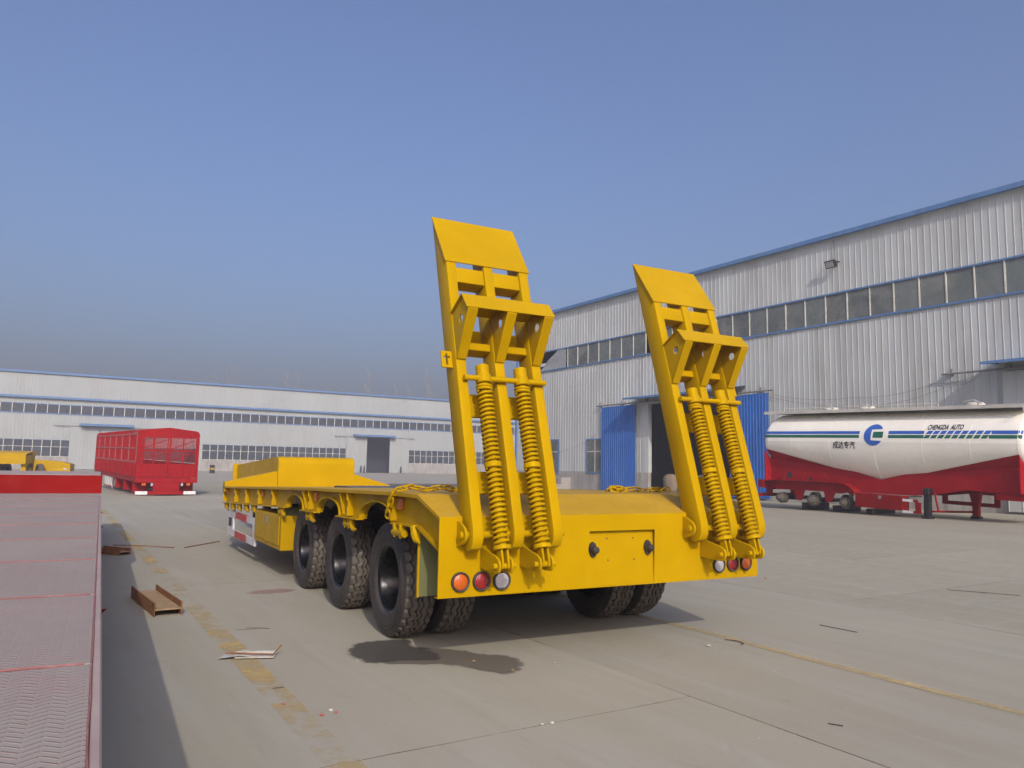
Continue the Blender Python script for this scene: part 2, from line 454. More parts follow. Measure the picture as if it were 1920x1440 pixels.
# ------------------------------------------------------------------ ground
gr = MB().grid([[(-500, -300, -0.012), (500, -300, -0.012)], [(-500, 500, -0.012), (500, 500, -0.012)]]).build('ground', M['concrete'])
tag(gr, kind='structure')
rng = random.Random(3)
edges_n = [-36.9, -32.8, -28.7, -24.6, -20.5, -16.4, -12.4, -8.3, -4.2, -0.35, 3.70, 7.78, 11.9, 16.0, 20.1, 24.2, 28.3, 32.0]
JG = 0.0028
fl0 = [hn_ * a + hd_ * b for a, b in ((-36.8, -9), (31.9, -9), (31.9, 60), (-36.8, 60))]
MB().add([(p.x, p.y, -0.0045) for p in fl0], [(0, 1, 2, 3)]).build('joint_filler', M['joint'], gr, smooth=False)
for i in range(len(edges_n) - 1):
    a, b = edges_n[i] + JG, edges_n[i + 1] - JG
    base = {9: 3.74}.get(i, 3.74 + rng.uniform(-2.5, 2.5))
    SLN = 12.4 if i in (8, 10) else 6.1
    if i == 10: base = 0.6
    if i == 8: base = 2.2
    s0 = base - SLN * 2
    k = 0
    while s0 + k * SLN < 62:
        y0, y1 = s0 + k * SLN + JG, s0 + (k + 1) * SLN - JG
        k += 1
        if y1 < -3 or (y0 > 34 and (b < -20 or a > 20)): continue
        # slightly ragged slab outline
        pts = []
        nn = 14
        for (x_a, y_a), (x_b, y_b) in (((a, y0), (b, y0)), ((b, y0), (b, y1)), ((b, y1), (a, y1)), ((a, y1), (a, y0))):
            for q in range(nn):
                t = q / nn; j = 0.0 if q == 0 else rng.uniform(-0.004, 0.005)
                px_, py_ = x_a + (x_b - x_a) * t, y_a + (y_b - y_a) * t
                if x_a == x_b: px_ += j
                else: py_ += j
                w = hn_ * px_ + hd_ * py_
                pts.append((w.x, w.y))
        so = MB().prism(pts, 'z', -0.004, 0.0).build('slab', M['concrete_rough'] if i >= 11 else M['concrete'], gr, smooth=False)
        so.data.materials.append(M['joint'])
        for f in so.data.polygons:
            if abs(f.normal.z) < 0.5: f.material_index = 1

def ground_strip(name, n0, s0, s1, w, mat, z=0.004, wob=0.006, heading=HEAD):
    h = Vector((math.sin(heading), math.cos(heading), 0)); n = Vector((math.cos(heading), -math.sin(heading), 0))
    rows = []
    k = max(2, int((s1 - s0) / 0.25))
    for i in range(k + 1):
        s = s0 + (s1 - s0) * i / k
        a = n * (n0 - w / 2 + rng.uniform(-wob, wob)) + h * s; b = n * (n0 + w / 2 + rng.uniform(-wob, wob)) + h * s
        rows.append([(a.x, a.y, z), (b.x, b.y, z)])
    o = MB().grid(rows).build(name, mat, smooth=False)
    return tag(o, kind='structure')
ground_strip('painted_line', 5.245, 1.6, 24, 0.105, M['line2'])
h30 = R(-30.4)
ground_strip('painted_line', -0.757*math.cos(h30) - 3.857*math.sin(h30)*1.0, 0.6, 26, 0.17, M['line'], heading=h30)

def patch(name, pts, mat, z, label, cat, feather=0.10):
    # smooth closed outline through the points, with a little raggedness
    n = len(pts); out = []
    for i in range(n):
        p0, p1, p2, p3 = [Vector(pts[(i + k - 1) % n]) for k in range(4)]
        for q in range(6):
            t = q / 6
            v = 0.5 * ((2*p1) + (-p0 + p2)*t + (2*p0 - 5*p1 + 4*p2 - p3)*t*t + (-p0 + 3*p1 - 3*p2 + p3)*t*t*t)
            out.append((v.x + rng.uniform(-.012, .012), v.y + rng.uniform(-.012, .012)))
    c = Vector((sum(p[0] for p in out) / len(out), sum(p[1] for p in out) / len(out)))
    n_ = len(out); inner = []
    for p in out:
        d = c - Vector(p); inner.append(Vector(p) + d.normalized() * min(feather, d.length * .6))
    me = bpy.data.meshes.new(name)
    me.from_pydata([(c.x, c.y, z)] + [(p.x, p.y, z) for p in inner] + [(p[0], p[1], z) for p in out], [],
                   [(0, i + 1, (i + 1) % n_ + 1) for i in range(n_)] + [(1 + i, 1 + n_ + i, 1 + n_ + (i + 1) % n_, 1 + (i + 1) % n_) for i in range(n_)])
    at = me.attributes.new('soak', 'FLOAT', 'POINT')
    for i in range(1 + 2 * n_): at.data[i].value = 1.0 if i <= n_ else 0.0
    me.materials.append(mat)
    o = inst(name, me)
    return tag(o, label, cat, kind='stuff')
patch('damp_patch', [(-1.0,6.35),(-0.43,6.31),(-0.21,6.19),(0.04,6.12),(0.13,5.93),(0.11,5.66),(-0.00,5.56),(-0.19,5.66),(-0.47,5.80),(-0.95,5.83)], M['damp'], 0.004, 'fainter damp tail of the dark stain on the concrete', 'stain')
patch('wet_patch', [(-1.26,6.20),(-1.24,6.44),(-1.11,6.55),(-0.94,6.62),(-0.81,6.61),(-0.73,6.35),(-0.62,6.28),(-0.49,6.08),(-0.52,5.92),(-0.75,5.88),(-0.97,5.78),(-1.10,5.88),(-1.20,6.00)], M['wet'], 0.008, 'dark wet stain on the concrete by the rear yellow trailer wheel', 'stain')
patch('paint_overspray', [(-2.95,8.80),(-2.85,9.02),(-2.62,9.16),(-2.42,9.08),(-2.50,8.86),(-2.75,8.72)], wet_mat('pink_overspray', (0.36, 0.20, 0.18), 0.9, 0.45), 0.004, 'faint red paint smear on the concrete left of the yellow wheels', 'stain')

# ------------------------------------------------------------------ yellow low-bed trailer
T_ROT = 0.503
trailer = empty('low_bed_trailer', (-0.4827, 5.366, 0), (0, 0, T_ROT))
tag(trailer, 'long yellow low-bed trailer with two raised loading ramps, seen from behind', 'trailer')
Y = M['yellow']
ZT = [(0.42, 1.23), (0.9, 1.23), (3.68, 1.181), (9.43, 1.033), (14, 0.9)]
ZB = [(0.0, 0.84), (0.48, 0.993), (1.07, 0.984), (1.9, 0.957), (4.67, 0.917), (9.43, 0.759)]
zt = lambda v: interp(v, ZT)
zb = lambda v: interp(v, ZB)
WV = (1.45, 2.90, 4.32)

def side_outline(top_off=0.0):
    p = [(0.0, 0.84), (0.0, 1.088), (0.42, 1.226)]
    p += [(v, zt(v) - top_off) for v in (0.9, 2, 3.68, 5.5, 7.5, 9.43)]
    p += [(9.43, 0.759), (7.0, zb(7.0))]
    for c in reversed(WV):
        for k in range(0, 13):
            a = math.pi * k / 12
            v = c + 0.40 * math.cos(a)
            z = zb(v) + 0.155 * math.sin(a) ** 0.8
            p.append((v, z))
    p += [(0.48, 0.993)]
    return p
for u0, u1 in ((0.07, 0.085), (2.915, 2.93)):
    MB().prism(side_outline(0.012), 'x', u0, u1).build('side_plate', Y, trailer, smooth=False)
# edge flanges along the plate (top, bottom, arches)
def flange(pts, u0, u1, t, name='side_flange'):
    rows_o = []
    m = MB()
    n = len(pts)
    off = []
    for i in range(n):
        a = Vector(pts[max(0, i - 1)]); b = Vector(pts[min(n - 1, i + 1)])
        d = (b - a).normalized(); nn = Vector((-d.y, d.x)); off.append(nn)
    vs = []
    for i, p in enumerate(pts):
        q = Vector(p) + off[i] * t
        vs += [(u0, p[0], p[1]), (u1, p[0], p[1]), (u1, q.x, q.y), (u0, q.x, q.y)]
    fs = []
    for i in range(n - 1):
        for k in range(4):
            k2 = (k + 1) % 4
            fs.append((i*4+k, i*4+k2, (i+1)*4+k2, (i+1)*4+k))
    fs += [(0, 1, 2, 3), tuple((n-1)*4 + k for k in (3, 2, 1, 0))]
    return m.add(vs, fs).build(name, Y, trailer, ang=25)
for u0, u1, ua0, ua1 in ((0.0, 0.072, 0.03, 0.105), (2.928, 3.0, 2.895, 2.97)):
    flange([(v, zb(v) + 0.003) for v in (9.43, 8.0, 6.5, 4.73)], u0, u1, 0.012)
    for c0, c1 in ((WV[2], WV[1]), (WV[1], WV[0])):
        flange([(c0 - 0.40, zb(c0 - .4) + .003), (c1 + 0.40, zb(c1 + .4) + .003)], u0, u1, 0.012)
    flange([(WV[0] - 0.40, zb(WV[0] - .4) + .003), (0.48, 0.996), (0.002, 0.843)], u0 + .03 if u0 == 0 else u0, u1 if u0 == 0 else u1 - .03, 0.016)
    for c in WV:
        pts = []
        for k in range(0, 17):
            a = math.pi * k / 16
            v = c + 0.405 * math.cos(a)
            pts.append((v, zb(v) + 0.158 * max(0, math.sin(a)) ** 0.8))
        flange(list(reversed(pts)), ua0, ua1, 0.012, 'wheel_arch')
# ribs
for side in (0, 1):
    for v in (9.40, 8.27, 7.33, 6.36, 5.45, 3.84, 3.58, 2.41, 2.17, 1.02):
        z0, z1 = zb(v) + 0.016, zt(v) - 0.03
        hgt = z1 - z0
        w = 0.068
        if v in (3.84, 2.41):
            poly = [(0.07, z0), (0.045, z0), (0.004, z1), (0.07, z1)]
        else:
            zc = z0 + hgt * 0.52; r = hgt * 0.17
            arc = [(0.006 + r * 0.40 * math.sin(math.pi * k / 8), zc - r * math.cos(math.pi * k / 8)) for k in range(9)]
            poly = [(0.07, z0), (0.012, z0), (0.010, zc - r)] + arc[1:-1] + [(0.006, zc + r), (0.004, z1), (0.07, z1)]
        if side: poly = [(3.0 - a, b) for a, b in poly]
        MB().prism(poly, 'y', v - 0.008, v + 0.008).build('side_rib', Y, trailer, smooth=False)
# deck
dk = [(0.42, 1.23)] + [(v, zt(v)) for v in (0.9, 2, 3.68, 5.5, 7.5, 9.43)]
dk_b = [(a, b - 0.028) for a, b in reversed(dk)]
MB().prism(dk + dk_b, 'x', 0.0, 3.0).build('deck', M['yellow_deck'], trailer, smooth=False)
tail = MB().prism([(-0.004, 1.092), (0.417, 1.2305), (0.417, 1.20), (-0.004, 1.07)], 'x', 0.0, 3.0).build('tail_slope', M['yellow_deck'], trailer, smooth=False)
# rear panel with a notch for the number-plate door
rp = [(0.0, 0.55), (1.209, 0.55), (1.245, 0.966), (1.875, 0.966), (1.866, 0.55), (3.0, 0.55), (3.0, 1.09), (0.0, 1.09)]
MB().prism(rp, 'y', -0.006, 0.006).build('rear_panel', Y, trailer, smooth=False)
MB().box(0, 3.0, -0.004, 0.05, 0.543, 0.5495).build('rear_panel_lip', Y, trailer)
door = MB().prism([(0.034, 0.975), (0.042, 0.975), (0.010, 0.551), (0.001, 0.551)], 'x', 1.20, 1.885).build('plate_door', Y, trailer, smooth=False)
for (x, z) in ((1.428, .905), (1.68, .903), (1.43, .74), (1.682, .738)):
    MB().lathe([(-0.003, 0.006), (0.002, 0.006)], 'y', (x, 0.008 + (z - .551) * 0.0785 - 0.008, z), 8).build('bolt_hole', M['wire'], door)
for x in (1.283, 1.812):
    kb = MB().prism([(x + p[0], 0.826 + p[1]) for p in [(0, .058), (.018, .045), (.03, .015), (.03, -.015), (.018, -.045), (0, -.058), (-.018, -.045), (-.03, -.015), (-.03, .015), (-.018, .045)]], 'y', -0.004, 0.022).build('rubber_stop', M['wire'], door)
    MB().lathe([(0.0, 0.03), (-0.045, 0.027), (-0.058, 0.016), (-0.060, 0.002)], 'y', (x, 0.0, 0.826), 16).build('stop_knob', M['wire'], kb)
# tail lamps
def tail_lamp(u, z, mat, nm, r=0.074):
    be = MB().lathe([(-0.004, r), (-0.022, r), (-0.026, r * 0.93), (-0.020, r * 0.80), (-0.006, r * 0.80)], 'y', (0, 0, 0), 28, cap=False).build('lamp_bezel', M['wire'], trailer, loc=(u, -0.004, z))
    MB().lathe([(-0.007, r * 0.80), (-0.016, r * 0.78), (-0.022, r * 0.55), (-0.027, r * 0.25), (-0.028, 0.004)], 'y', (0, 0, 0), 28).build(nm, mat, be)
for u, z, mt in ((0.163, .648, 'amber'), (0.327, .646, 'redlens'), (0.487, .642, 'clear'), (2.55, .657, 'clear'), (2.702, .662, 'redlens'), (2.856, .662, 'amber')):
    tail_lamp(u, z, M[mt], 'lamp_lens', 0.068 if u < 1 else 0.063)
# chassis under the deck
for u in (0.92, 1.96):
    m = MB().box(u, u + 0.12, 0.25, 13.0, 0.70, 0.72).box(u, u + 0.12, 0.25, 9.2, 0.98, 1.0).box(u + .05, u + .07, 0.25, 9.2, 0.72, 0.98)
    m.build('main_beam', M['yellow'], trailer, smooth=False)
for v in (0.3, 2.15, 3.6, 5.2, 6.6, 8.0):
    MB().box(0.72, 2.28, v - .04, v + .04, zb(v) - 0.10, 0.795).build('cross_beam', M['black'], trailer, smooth=False)  # black colour stands in for shade under the deck; beams likely yellow
for v in WV:
    MB().tube([(0.5, v, 0.434), (2.5, v, 0.434)], 0.07, 12).build('axle', M['black'], trailer)
    for u in (0.98, 2.02):
        MB().prism([(v - .5, .66), (v + .5, .66), (v + .3, .56), (v, .50), (v - .3, .56)], 'x', u - .045, u + .045).build('leaf_spring', M['black'], trailer, smooth=False)
MB().box(0.70, 2.30, 0.62, 5.0, 0.80, 1.17).build('underbody_shade', M['black'], trailer, smooth=False)  # added black block, paints the shade under the deck
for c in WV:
    MB().box(0.365, 0.69, c - .46, c + .46, 1.10, 1.13).build('wheel_well_shade', M['black'], trailer, smooth=False)  # added black slab, paints the dark inside each wheel arch
# mudguards
for v, uu in ((0.50, 0.62), (4.93, 0.5)):
    for a, b in ((0.05, uu), (3.0 - uu, 2.95)):
        MB().box(a, b, v - .006, v + .006, 0.48 if v < 1 else 0.40, 0.97 if v < 1 else 0.90).build('mudguard', M['olive'], trailer)
        e0 = a if a < 1 else b - .012
        MB().box(e0 - .004, e0 + .012, v - .02, v - .0065, 0.478 if v < 1 else .398, 0.96 if v < 1 else .89).build('mudguard_edge', Y, trailer)
# wheels
TR, TW = 0.482, 0.287
def tyre_mesh():
    m = MB(); seg = 120
    hw = TW / 2
    # cross profile (x across, r), tread part built with zigzag grooves
    side_l = [(-hw*0.66, 0.262), (-hw*0.80, 0.274), (-hw*0.93, 0.300), (-hw*0.95, 0.305), (-hw*0.95, 0.312), (-hw*1.0, 0.345), (-hw*1.01, 0.372), (-hw*1.03, 0.376), (-hw*1.03, 0.384), (-hw*1.0, 0.388), (-hw*1.0, 0.402), (-hw*1.015, 0.405), (-hw*1.015, 0.412), (-hw*0.97, 0.418), (-hw*0.95, 0.445), (-hw*0.88, 0.466)]
    gro = []
    xs = [-0.86, -0.60, -0.565, -0.50, -0.465, -0.20, -0.165, -0.10, -0.065, 0.065, 0.10, 0.165, 0.20, 0.465, 0.50, 0.565, 0.60, 0.86]
    dep = [0.012, 0, 0.020, 0.020, 0, 0, 0.020, 0.020, 0, 0, 0.020, 0.020, 0, 0, 0.020, 0.020, 0, 0.012]
    prof = [(x, r, 0, 0) for x, r in side_l]
    for x, d in zip(xs[1:-1], dep[1:-1]):
        prof.append((x * hw, TR - 0.010 * x * x - d, 1, abs(x)))
    prof += [(-x, r, 0, 0) for x, r in reversed(side_l)]
    n = len(prof); vs = []
    for k in range(seg):
        a = 2 * math.pi * k / seg
        z = (k % 4); zig = (0.009 if z in (1, 2) else -0.009)
        for (x, r, tr, ax) in prof:
            xx = x + (zig if tr else 0)
            rr = r
            if tr and ax > 0.55 and z == 3: rr = r - 0.016
            if tr and 0.0 < ax < 0.5 and k % 4 == (0 if ax < .3 else 2): rr = r - 0.009
            if (not tr) and r >= 0.44 and z == 3: rr = r - 0.011
            vs.append((xx, rr * math.cos(a), rr * math.sin(a)))
    fs = []
    for k in range(seg):
        k2 = (k + 1) % seg
        for i in range(n - 1):
            fs.append((k*n+i, k*n+i+1, k2*n+i+1, k2*n+i))
    m.add(vs, fs)
    me = m.mesh('tyre', M['rubber'], ang=28)
    # raised rings on the sidewall are left to the profile
    return me
TYRE = tyre_mesh()
def rim_mesh():
    hw = TW / 2
    pr_ = [(-hw*0.70, 0.276), (-hw*0.78, 0.280), (-hw*0.80, 0.270), (-hw*0.74, 0.258), (-hw*0.60, 0.248), (-hw*0.45, 0.246), (-hw*0.35, 0.236), (hw*0.75, 0.228), (hw*0.92, 0.21), (hw*0.96, 0.16), (hw*0.94, 0.11), (hw*0.80, 0.10), (hw*0.78, 0.01)]
    return MB().lathe(pr_, 'x', (0, 0, 0), 64, cap=False).mesh('rim', M['rimblack'], ang=40)
RIM = rim_mesh()
def wheel_hub_mesh():
    m = MB().lathe([(0.02, 0.02), (0.02, 0.055), (0.06, 0.07), (0.12, 0.08)], 'x', (0, 0, 0), 20)
    return m.mesh('hub', M['black'])
HUB = wheel_hub_mesh()
def wheel(parent, loc, flip, name='wheel'):
    t = inst(name, TYRE, parent, loc, (random.uniform(0, 6), 0, 0))
    if flip: t.rotation_euler = (t.rotation_euler[0], 0, math.pi)
    inst('rim', RIM, t)
    inst('hub', HUB, t)
    return t
e_ = 0.150
for v in WV:
    for u, fl in ((e_ + TW/2, False), (e_ + TW*1.5 + .08, True), (3 - e_ - TW/2, True), (3 - e_ - TW*1.5 - .08, False)):
        wheel(trailer, (u, v, TR), fl)
# tool box and side guard
tb = MB().box(0.03, 0.46, 4.90, 6.58, 0.37, 0.80).build('tool_box', Y, trailer, bevel=0.008)
MB().box(0.018, 0.0295, 4.99, 6.50, 0.43, 0.78).build('tool_box_lid', Y, tb, bevel=0.004)
MB().box(0.008, 0.0175, 5.70, 5.76, 0.66, 0.76).build('lock', M['steel'], tb, bevel=0.003)
MB().box(0.008, 0.0175, 5.66, 5.80, 0.43, 0.455).build('latch', Y, tb, bevel=0.003)
sg = MB().box(0.05, 0.08, 6.65, 9.05, 0.555, 0.655).build('side_guard', M['guardwhite'], trailer)
for a, b, mt in ((6.651, 7.30, 'guardwhite'), (7.30, 8.28, 'guardred'), (8.28, 9.049, 'guardwhite')):
    if mt == 'guardred':
        MB().box(0.046, 0.0495, a, b, 0.553, 0.657).build('red_band', M[mt], sg)
        MB().box(0.046, 0.0495, a, b, 0.258, 0.362).build('red_band', M[mt], sg)
MB().box(0.05, 0.08, 6.65, 9.05, 0.26, 0.36).build('lower_guard_rail', M['guardwhite'], sg)
MB().box(0.051, 0.079, 8.50, 9.045, 0.3605, 0.5545).build('guard_end_plate', M['guardwhite'], sg)
MB().box(0.045, 0.0505, 8.62, 8.90, 0.40, 0.54).build('guard_end_opening', M['wire'], sg)
MB().box(0.051, 0.079, 6.66, 6.85, 0.3605, 0.5545).build('guard_end_plate', M['guardwhite'], sg)
for v in (7.0, 8.7):
    MB().box(0.081, 0.11, v - .03, v + .03, 0.30, 0.86).build('guard_post', M['wire'], sg)
# lashing hooks, brackets with pipe
def lashing(v, pipe=True, hook=True, s=1.0):
    z = zb(v)
    b1 = MB().prism([(0.01, z), (0.065, z), (0.065, z - .09*s), (0.02, z - .10*s)], 'y', v + .06*s, v + .075*s)
    b1.build('lashing_bracket', Y, trailer, smooth=False)
    MB().prism([(0.01, z), (0.065, z), (0.065, z - .09*s), (0.02, z - .10*s)], 'y', v - .06*s, v - .045*s).build('lashing_bracket', Y, trailer, smooth=False)
    if pipe: MB().lathe([(-0.10*s, 0.026*s), (0.11*s, 0.026*s)], 'y', (0.042, v, z - 0.065*s), 14).build('winch_pipe', Y, trailer)
    if hook:
        pts = [(0.035, v - .12*s, z), (0.035, v - .125*s, z - .05*s), (0.035, v - .15*s, z - .085*s), (0.035, v - .19*s, z - .10*s), (0.035, v - .24*s, z - .092*s)]
        MB().tube(pts, [0.028*s, 0.028*s, 0.026*s, 0.02*s, 0.006*s], 8).build('rope_hook', Y, trailer)
lashing(0.86, True, False, 1.1)
MB().tube([(0.04, 0.55, 0.99), (0.04, 0.53, 0.93), (0.04, 0.50, 0.89), (0.04, 0.44, 0.875)], [0.035, 0.034, 0.028, 0.008], 8).build('rope_hook', Y, trailer)
lashing(2.19); lashing(3.60); lashing(4.98, True, True)
for v in (6.75, 7.35, 7.95, 8.55, 9.15): lashing(v, True, True, 1.0)
for v in (0.90, 3.44, 6.25, 9.22):
    MB().box(0.045, 0.0695, v - .055, v + .055, zt(v) - .135, zt(v) - .045).build('side_marker_lamp', M['orange'], trailer, bevel=0.006)
# gooseneck
arc = [(9.2 + 0.13 - 0.13 * math.cos(a), 1.44 + 0.13 * math.sin(a)) for a in [math.pi/2 * k / 6 for k in range(7)]]
gp = [(9.2, 1.0)] + arc + [(13.4, 1.40), (13.4, 0.98)]
MB().prism(gp, 'x', 0.89, 2.28).build('gooseneck', Y, trailer, ang=30)
MB().prism([(0.0, 0.95), (0.0, 1.12), (0.885, 1.31), (0.885, 0.95)], 'y', 9.22, 9.42).build('gooseneck_wing', Y, trailer, smooth=False)
MB().prism([(3.0, 0.95), (3.0, 1.07), (2.285, 1.27), (2.285, 0.95)], 'y', 9.22, 9.42).build('gooseneck_wing', Y, trailer, smooth=False)
MB().box(0.80, 2.37, 13.405, 13.45, 0.95, 1.43).build('gooseneck_front_plate', Y, trailer)
for u in (0.95, 2.05):
    MB().box(u, u + .14, 10.6, 10.74, 0.02, 0.985).build('landing_leg', M['black'], trailer)
    MB().box(u - .06, u + .20, 10.55, 10.79, 0.0, 0.0195).build('landing_foot', M['black'], trailer)

# --- loading ramps
ALPHA = math.atan(0.285)
def helix(r0, z0, z1, turns, cx, cy, tube_r, mat, parent, name='coil_spring'):
    n = int(turns * 14); pts = []
    for i in range(n + 1):
        a = 2 * math.pi * turns * i / n
        pts.append((cx + r0 * math.cos(a), cy + r0 * math.sin(a), z0 + (z1 - z0) * i / n))
    return MB().tube(pts, tube_r, 7).build(name, mat, parent)

def ramp_unit(u0, lug_side, alpha=ALPHA, zs=1.0):
    nose = MB().prism([(-0.009, 2.088), (0.160, 2.580), (0.168, 2.577), (-0.001, 2.085)], 'x', -0.012, 0.732)
    rp_ = nose.build('loading_ramp', Y, trailer, loc=(u0, -0.18, 1.0), rot=(-alpha, 0, 0), smooth=False)
    rp_.scale = (1, 1, zs)
    beam_poly = [(0.0, 0.0), (0.0, 2.105), (0.163, 2.570), (0.183, 2.570), (0.183, -0.02), (0.165, -0.075), (0.12, -0.11), (0.06, -0.105), (0.02, -0.065)]
    bm_ = MB().prism(beam_poly, 'x', 0.0, 0.08).mesh('ramp_beam', Y, bevel=0.006, seg=2)
    for x in (0.0, 0.32, 0.64):
        inst('ramp_beam', bm_, rp_, (x, 0, 0))
    for x0, x1 in ((0.0815, 0.3185), (0.4015, 0.6385)):
        MB().box(x0, x1, 0.012, 0.15, 1.925, 2.055).build('ramp_crossbar', Y, rp_, bevel=0.008, seg=2)
        MB().prism([(0.165, 1.40), (0.175, 1.40), (0.175, 1.60), (0.165, 1.60), (0.165, 1.43), (0.04, 1.43), (0.04, 1.37), (0.165, 1.37)][0:0] or [(0.04, 1.375), (0.175, 1.375), (0.175, 1.60), (0.165, 1.60), (0.165, 1.435), (0.04, 1.435)], 'x', x0, x1).build('ramp_crossbar', Y, rp_, bevel=0.005)
        MB().box(x0, x1, 0.150, 0.178, 0.88, 1.06).build('ramp_crossbar', Y, rp_, bevel=0.005)
        MB().box(x0, x1, 0.150, 0.178, 0.30, 0.465).build('ramp_crossbar', Y, rp_, bevel=0.005)
    gus = [(-0.002, 1.63), (-0.210, 1.685), (-0.270, 1.557), (-0.002, 1.285)]
    hole = circle(-0.135, 1.535, 0.034, 16)
    wm = MB().prism(gus, 'x', 0.006, 0.016, holes=[hole]).mesh('ramp_gusset', Y, smooth=False)
    fl_ = MB().prism([(-0.002, 1.275), (-0.012, 1.268), (-0.284, 1.553), (-0.274, 1.563)], 'x', 0.0, 0.08).mesh('gusset_flange', Y, bevel=0.003)
    for x in (0.0, 0.32, 0.64):
        g = inst('ramp_gusset', wm, rp_, (x, 0, 0))
        inst('gusset_flange', fl_, rp_, (x, 0, 0))
    MB().prism([(-0.002, 1.634), (-0.214, 1.690), (-0.276, 1.560), (-0.285, 1.564), (-0.219, 1.700), (-0.002, 1.644)], 'x', -0.014, 0.734).build('ramp_foot_plate', Y, rp_, bevel=0.003)
    # springs
    for x in (0.20, 0.52):
        cy = -0.015
        MB().tube([(x, cy, -0.13), (x, cy, 1.15)], 0.034, 14).build('spring_rod', Y, rp_)
        MB().lathe([(1.145, 0.050), (1.225, 0.050)], 'z', (x, cy, 0), 22).build('spring_cap', Y, rp_, bevel=0.004)
        MB().lathe([(1.085, 0.058), (1.15, 0.058)], 'z', (x, cy, 0), 22).build('spring_collar', Y, rp_, bevel=0.005)
        helix(0.052, 1.075, 1.03, 2.0, x, cy, 0.0115, Y, rp_)
        helix(0.050, 0.485, 1.03, 16.5, x, cy, 0.0105, Y, rp_)
        MB().lathe([(0.445, 0.062), (0.485, 0.062)], 'z', (x, cy, 0), 22).build('spring_collar', Y, rp_, bevel=0.005)
        helix(0.050, -0.10, 0.445, 15.5, x, cy, 0.0105, Y, rp_)
        MB().lathe([(-0.130, 0.064), (-0.100, 0.064)], 'z', (x, cy, 0), 22).build('spring_seat', Y, rp_, bevel=0.004)
        for s in (-0.030, 0.014):
            MB().prism([(cy - .035, -0.129), (cy + .035, -0.129), (cy + .035, -0.22), (cy + .02, -0.26), (cy - .02, -0.26), (cy - .035, -0.22)], 'x', x + s, x + s + .016).build('spring_clevis', Y, rp_, bevel=0.003)
        # lugs on the rear panel
        for s in (-0.058, 0.040):
            MB().prism([(-0.007, 0.735), (-0.007, 0.885), (-0.10, 0.868), (-0.245, 0.838), (-0.285, 0.815), (-0.30, 0.78), (-0.29, 0.74), (-0.26, 0.725), (-0.20, 0.722)], 'x', u0 + x + s, u0 + x + s + .018).build('spring_lug', Y, trailer, bevel=0.003)
        MB().tube([(u0 + x - .085, -0.255, 0.775), (u0 + x + .085, -0.255, 0.775)], 0.020, 12).build('clevis_pin', Y, trailer)
    MB().tube([(0.035, -0.03, 1.118), (0.722, -0.03, 1.118)], 0.021, 12).build('spring_bar', Y, rp_)
    # pivot eyes
    for x in (-0.032, 0.092, 0.288, 0.412, 0.608, 0.732):
        MB().prism([(-0.007, 0.885), (-0.007, 1.065), (-0.05, 1.060), (-0.125, 1.025), (-0.150, 0.985), (-0.145, 0.945), (-0.115, 0.915)], 'x', u0 + x - .010, u0 + x + .010).build('pivot_eye', Y, trailer, bevel=0.004)
    MB().tube([(u0 - 0.062, -0.092, 0.972), (u0 + 0.775, -0.092, 0.972)], 0.026, 14).build('pivot_pin', Y, trailer)
    # transport lock plate with a cross-shaped hole
    xs = -0.088 if lug_side < 0 else 0.722
    cx = xs + 0.043
    cr = [(cx-.008, 1.245), (cx+.008, 1.245), (cx+.008, 1.300), (cx+.026, 1.300), (cx+.026, 1.316), (cx+.008, 1.316), (cx+.008, 1.335), (cx-.008, 1.335), (cx-.008, 1.316), (cx-.026, 1.316), (cx-.026, 1.300), (cx-.008, 1.300)]
    MB().prism([(xs, 1.225), (xs + .0865, 1.225), (xs + .0865, 1.355), (xs, 1.355)], 'y', 0.060, 0.072, holes=[cr]).build('lock_plate', Y, rp_, smooth=False)
ramp_unit(0.172, -1)
ramp_unit(2.205, 1, math.atan(0.300), 0.968)

# --- chains
LINK = MB().tube([(0.022 * math.cos(a) + (0.020 if math.cos(a) > 0 else -0.020), 0.022 * math.sin(a), 0) for a in [2 * math.pi * k / 18 + 0.01 for k in range(18)]], 0.0075, 7, closed=True).mesh('chain_link', Y)
def chain(path, label, group=None, roll0=0.0):
    root = empty('lashing_chain', (-0.4827, 5.366, 0), (0, 0, T_ROT))
    tag(root, label, 'chain')
    path = [Vector(p) for p in path]
    step = 0.058; out = [path[0]]; rem = step
    for a, b in zip(path, path[1:]):
        L_ = (b - a).length; t = 0.0
        while L_ - t >= rem:
            t += rem; out.append(a + (b - a) * (t / L_)); rem = step
        rem -= (L_ - t)
    for i in range(len(out) - 1):
        a, b = out[i], out[i + 1]
        q = (b - a).to_track_quat('X', 'Z')
        from mathutils import Quaternion
        rl = Quaternion((1, 0, 0), R(35 if i % 2 else -50) + random.uniform(-.2, .2))
        o = inst('chain_link', LINK, root, (a + b) / 2)
        o.rotation_mode = 'QUATERNION'; o.rotation_quaternion = q @ rl
    return root
ch = [(-0.012, 1.00, 1.03), (-0.018, 0.985, 1.06), (-0.02, 0.955, 1.10), (-0.018, 0.93, 1.15), (-0.016, 0.89, 1.20), (-0.008, 0.86, 1.245), (0.05, 0.83, 1.262)]
for k in range(30):
    t = k / 29
    ch.append((0.06 + t * 0.62, 0.82 - 0.10 * t + 0.04 * math.sin(9 * t), 1.250 + (0.015 + 0.012 * math.sin(17 * t)) ))
chain(ch, 'yellow chain hanging over the left edge of the yellow deck by the rear arch')
ch2 = [(2.12 + 0.70 * t, 0.98 - 0.10 * t + 0.05 * math.sin(8 * t), 1.252 + 0.010 * math.sin(21 * t)) for t in [k / 29 for k in range(30)]]
